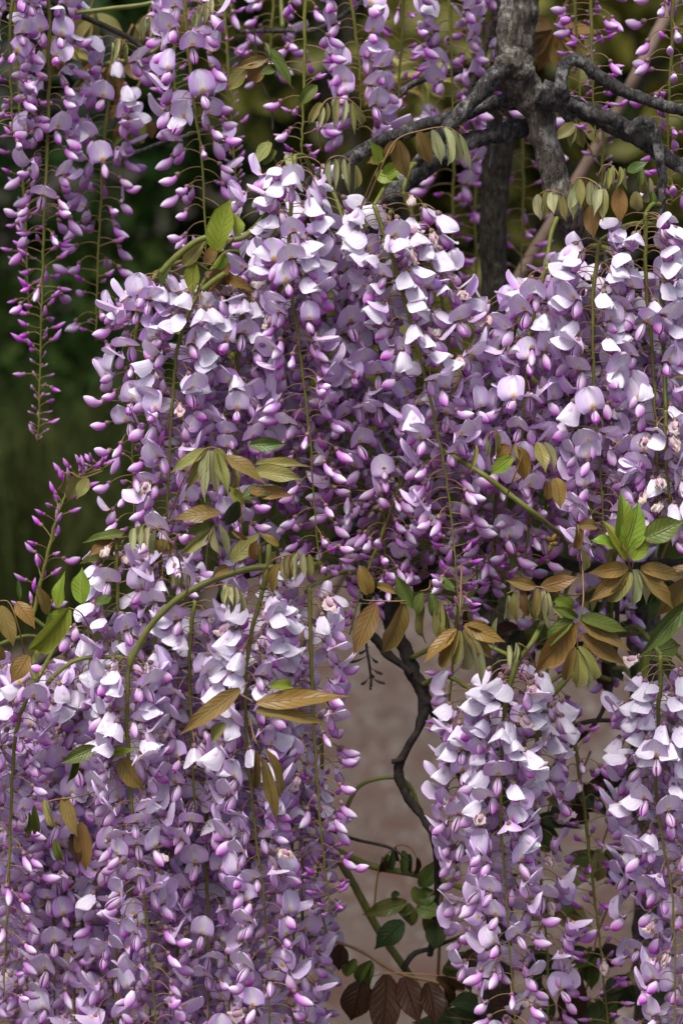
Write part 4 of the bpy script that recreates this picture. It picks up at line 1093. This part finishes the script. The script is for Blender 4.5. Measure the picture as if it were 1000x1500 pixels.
# ------------------------------------------------------------------ garden behind
def leaf_cloud(rng, n, centers, size, mat, name):
    verts, faces, uvs = [], [], []
    for k in range(n):
        c, rad = rng.choice(centers)
        d = Vector((rng.gauss(0, 1), rng.gauss(0, 1), rng.gauss(0, 1))).normalized() * rng.uniform(0.55, 1.0) ** 0.6
        p = Vector((c[0] + d.x * rad, c[1] + d.y * rad, max(0.03, c[2] + d.z * rad)))
        ax = Vector((rng.gauss(0, 1), rng.gauss(0, 1), rng.gauss(-.5, .8))).normalized()
        nn = (d + Vector((rng.gauss(0, .5), rng.gauss(0, .5), rng.gauss(.4, .5))))
        nn = (nn - ax * nn.dot(ax)).normalized()
        sd_ = nn.cross(ax)
        L = size * rng.uniform(.6, 1.3)
        w = L * rng.uniform(.22, .36)
        b = len(verts)
        verts += [p, p + ax * L * .45 + sd_ * w + nn * w * .3, p + ax * L * .5, p + ax * L * .45 - sd_ * w + nn * w * .3, p + ax * L - nn * L * .1]
        uvs += [(.5, 0), (0, .45), (.5, .5), (1, .45), (.5, 1)]
        faces += [(b, b + 1, b + 2), (b, b + 2, b + 3), (b + 1, b + 4, b + 2), (b + 2, b + 4, b + 3)]
    return mesh_from(name, verts, faces, MAT[mat], None, uvs, False)


def shrub(label, x, y, h, rad, n, size, mat, seed, group=None):
    rng = random.Random(seed)
    root = empty('shrub', (x, y, 0))
    tag(root, label, 'shrub', group)
    cs = []
    for k in range(22):
        z = rng.uniform(0.04, 1.0) * h
        cs.append(((rng.uniform(-1, 1) * rad, rng.uniform(-.6, .6) * rad, z - .1), rad * rng.uniform(.35, .6)))
    for k in range(5):
        a = rng.uniform(0, 6.28)
        pth = [(Vector((.08 * math.cos(a), .08 * math.sin(a), -.03)), .03), (Vector((.25 * rad * math.cos(a), .25 * rad * math.sin(a), h * .35)), .022), (Vector((.6 * rad * math.cos(a), .5 * rad * math.sin(a), h * .8)), .008)]
        v, f = tube_geo(catmull(pth, 5), 7, .1, 8)
        obj('stem', mesh_from('stem', v, f, MAT['bark_dark']), root)
    o = obj('foliage', leaf_cloud(rng, n, cs, size, mat, 'foliage'), root)
    o['kind'] = 'stuff'
    return root


for k in range(7):
    shrub('dense dark green shrub in the hedge beyond the gravel path', -4.2 + 1.4 * k, 7.6 + .3 * (k % 2), 3.6, 1.0, 8500, .11, 'hedge', 40 + k, 'dark hedge shrubs beyond the path')
for k in range(5):
    shrub('taller dark shrub at the back of the hedge', -4.6 + 2.3 * k, 9.5, 5.0, 1.6, 4200, .16, 'hedge', 60 + k, 'tall hedge shrubs at the back')
def shade_tree(label, x, y, h, seed):  # tree out of view, added to keep sun and sky off the hedge
    rg = random.Random(seed)
    root = empty('tree', (x, y, 0))
    tag(root, label, 'tree')
    pth = [(Vector((0, 0, -.05)), .16), (Vector((.05, -.1, 1.5)), .12), (Vector((-.05, -.5, 3.0)), .09), (Vector((.1, -1.2, h)), .04)]
    v, f = tube_geo(catmull(pth, 8), 12, .15, 6)
    obj('trunk', mesh_from('trunk', v, f, MAT['bark_dark']), root)
    for k in range(5):
        a = 1.26 * k + rg.uniform(-.3, .3)
        v, f = tube_geo(catmull([(Vector((0, -.4, 2.6)), .06), (Vector((math.cos(a) * .8, -.8 + math.sin(a) * .8, 3.4)), .04), (Vector((math.cos(a) * 1.7, -1.0 + math.sin(a) * 1.6, h - .6)), .015)], 6), 8, .12, 8)
        obj('limb', mesh_from('limb', v, f, MAT['bark_dark']), root)
    cs = [((rg.uniform(-1.7, 1.7), rg.uniform(-2.6, 1.2), h + rg.uniform(-.7, .9)), rg.uniform(.6, 1.0)) for k in range(16)]
    o = obj('crown', leaf_cloud(rg, 6500, cs, .20, 'hedge', 'crown'), root)
    o['kind'] = 'stuff'


shade_tree('unseen tree added to shade the hedge behind the long tapering raceme', -2.6, 8.6, 4.5, 91)
shade_tree('unseen tree added to shade the hedge behind the central curtain', 0.3, 8.7, 4.7, 92)
shade_tree('unseen tree added to shade the hedge behind the forked vine', 3.2, 8.6, 4.6, 93)
shrub('yellow green shrub glowing behind the forked vine', 0.75, 6.75, 2.4, .55, 1700, .15, 'hedge_yellow', 81)
shrub('olive shrub seen between the upper racemes', 0.10, 6.9, 2.5, .45, 1300, .15, 'hedge_yellow', 82)

rng = random.Random(77)
verts, faces, uvs = [], [], []
for k in range(3200):
    x = rng.uniform(-2.6, 2.6); y = rng.uniform(6.15, 6.8)
    if k % 3 == 0: x = rng.uniform(-2.2, -0.42); y = rng.uniform(4.9, 6.3)
    h = rng.uniform(.35, .95); w = rng.uniform(.006, .014)
    dx, dy = rng.gauss(0, .22), rng.gauss(-.08, .18)
    b = len(verts)
    a = rng.uniform(0, 3.14); sx, sy = math.cos(a) * w, math.sin(a) * w
    for i in range(4):
        t = i / 3
        ww = (1 - t) ** .6 + .02
        px_, py_, pz_ = x + dx * t * t, y + dy * t * t, h * t * (1 - .25 * t)
        verts += [(px_ - sx * ww, py_ - sy * ww, pz_ - .01), (px_ + sx * ww, py_ + sy * ww, pz_ - .01)]
        uvs += [(0, t), (1, t)]
    for i in range(3):
        q = b + 2 * i
        faces.append((q, q + 1, q + 3, q + 2))
g = obj('tall_grass', mesh_from('tall_grass', verts, faces, MAT['grass'], None, uvs, False))
tag(g, 'dark tall grass edging the gravel path', 'grass', kind='stuff')
rng = random.Random(19)
verts, faces = [], []
for k in range(7000):
    x = rng.uniform(-1.5, 1.5); y = rng.uniform(1.2, 6.0); r = rng.uniform(.005, .024) * rng.uniform(.5, 1.2)
    b = len(verts)
    a0 = rng.uniform(0, 6.28)
    for i in range(5):
        a = a0 + i * 1.2566
        verts.append((x + math.cos(a) * r * rng.uniform(.7, 1.2), y + math.sin(a) * r * rng.uniform(.7, 1.2), .010))
    for i in range(5):
        a = a0 + .3 + i * 1.2566
        verts.append((x + math.cos(a) * r * .6, y + math.sin(a) * r * .6, .013 + r * rng.uniform(.35, .7)))
    for i in range(5):
        faces.append((b + i, b + (i + 1) % 5, b + 5 + (i + 1) % 5, b + 5 + i))
    faces.append(tuple(b + 5 + i for i in range(5)))
gm = mesh_from('gravel', verts, faces, MAT['gravel'], None, None, False)
tag(obj('gravel', gm), 'loose pinkish and grey gravel scattered over the path', 'gravel', kind='stuff')
print('flowers', N_FLOWERS[0], 'objects', len(bpy.data.objects))
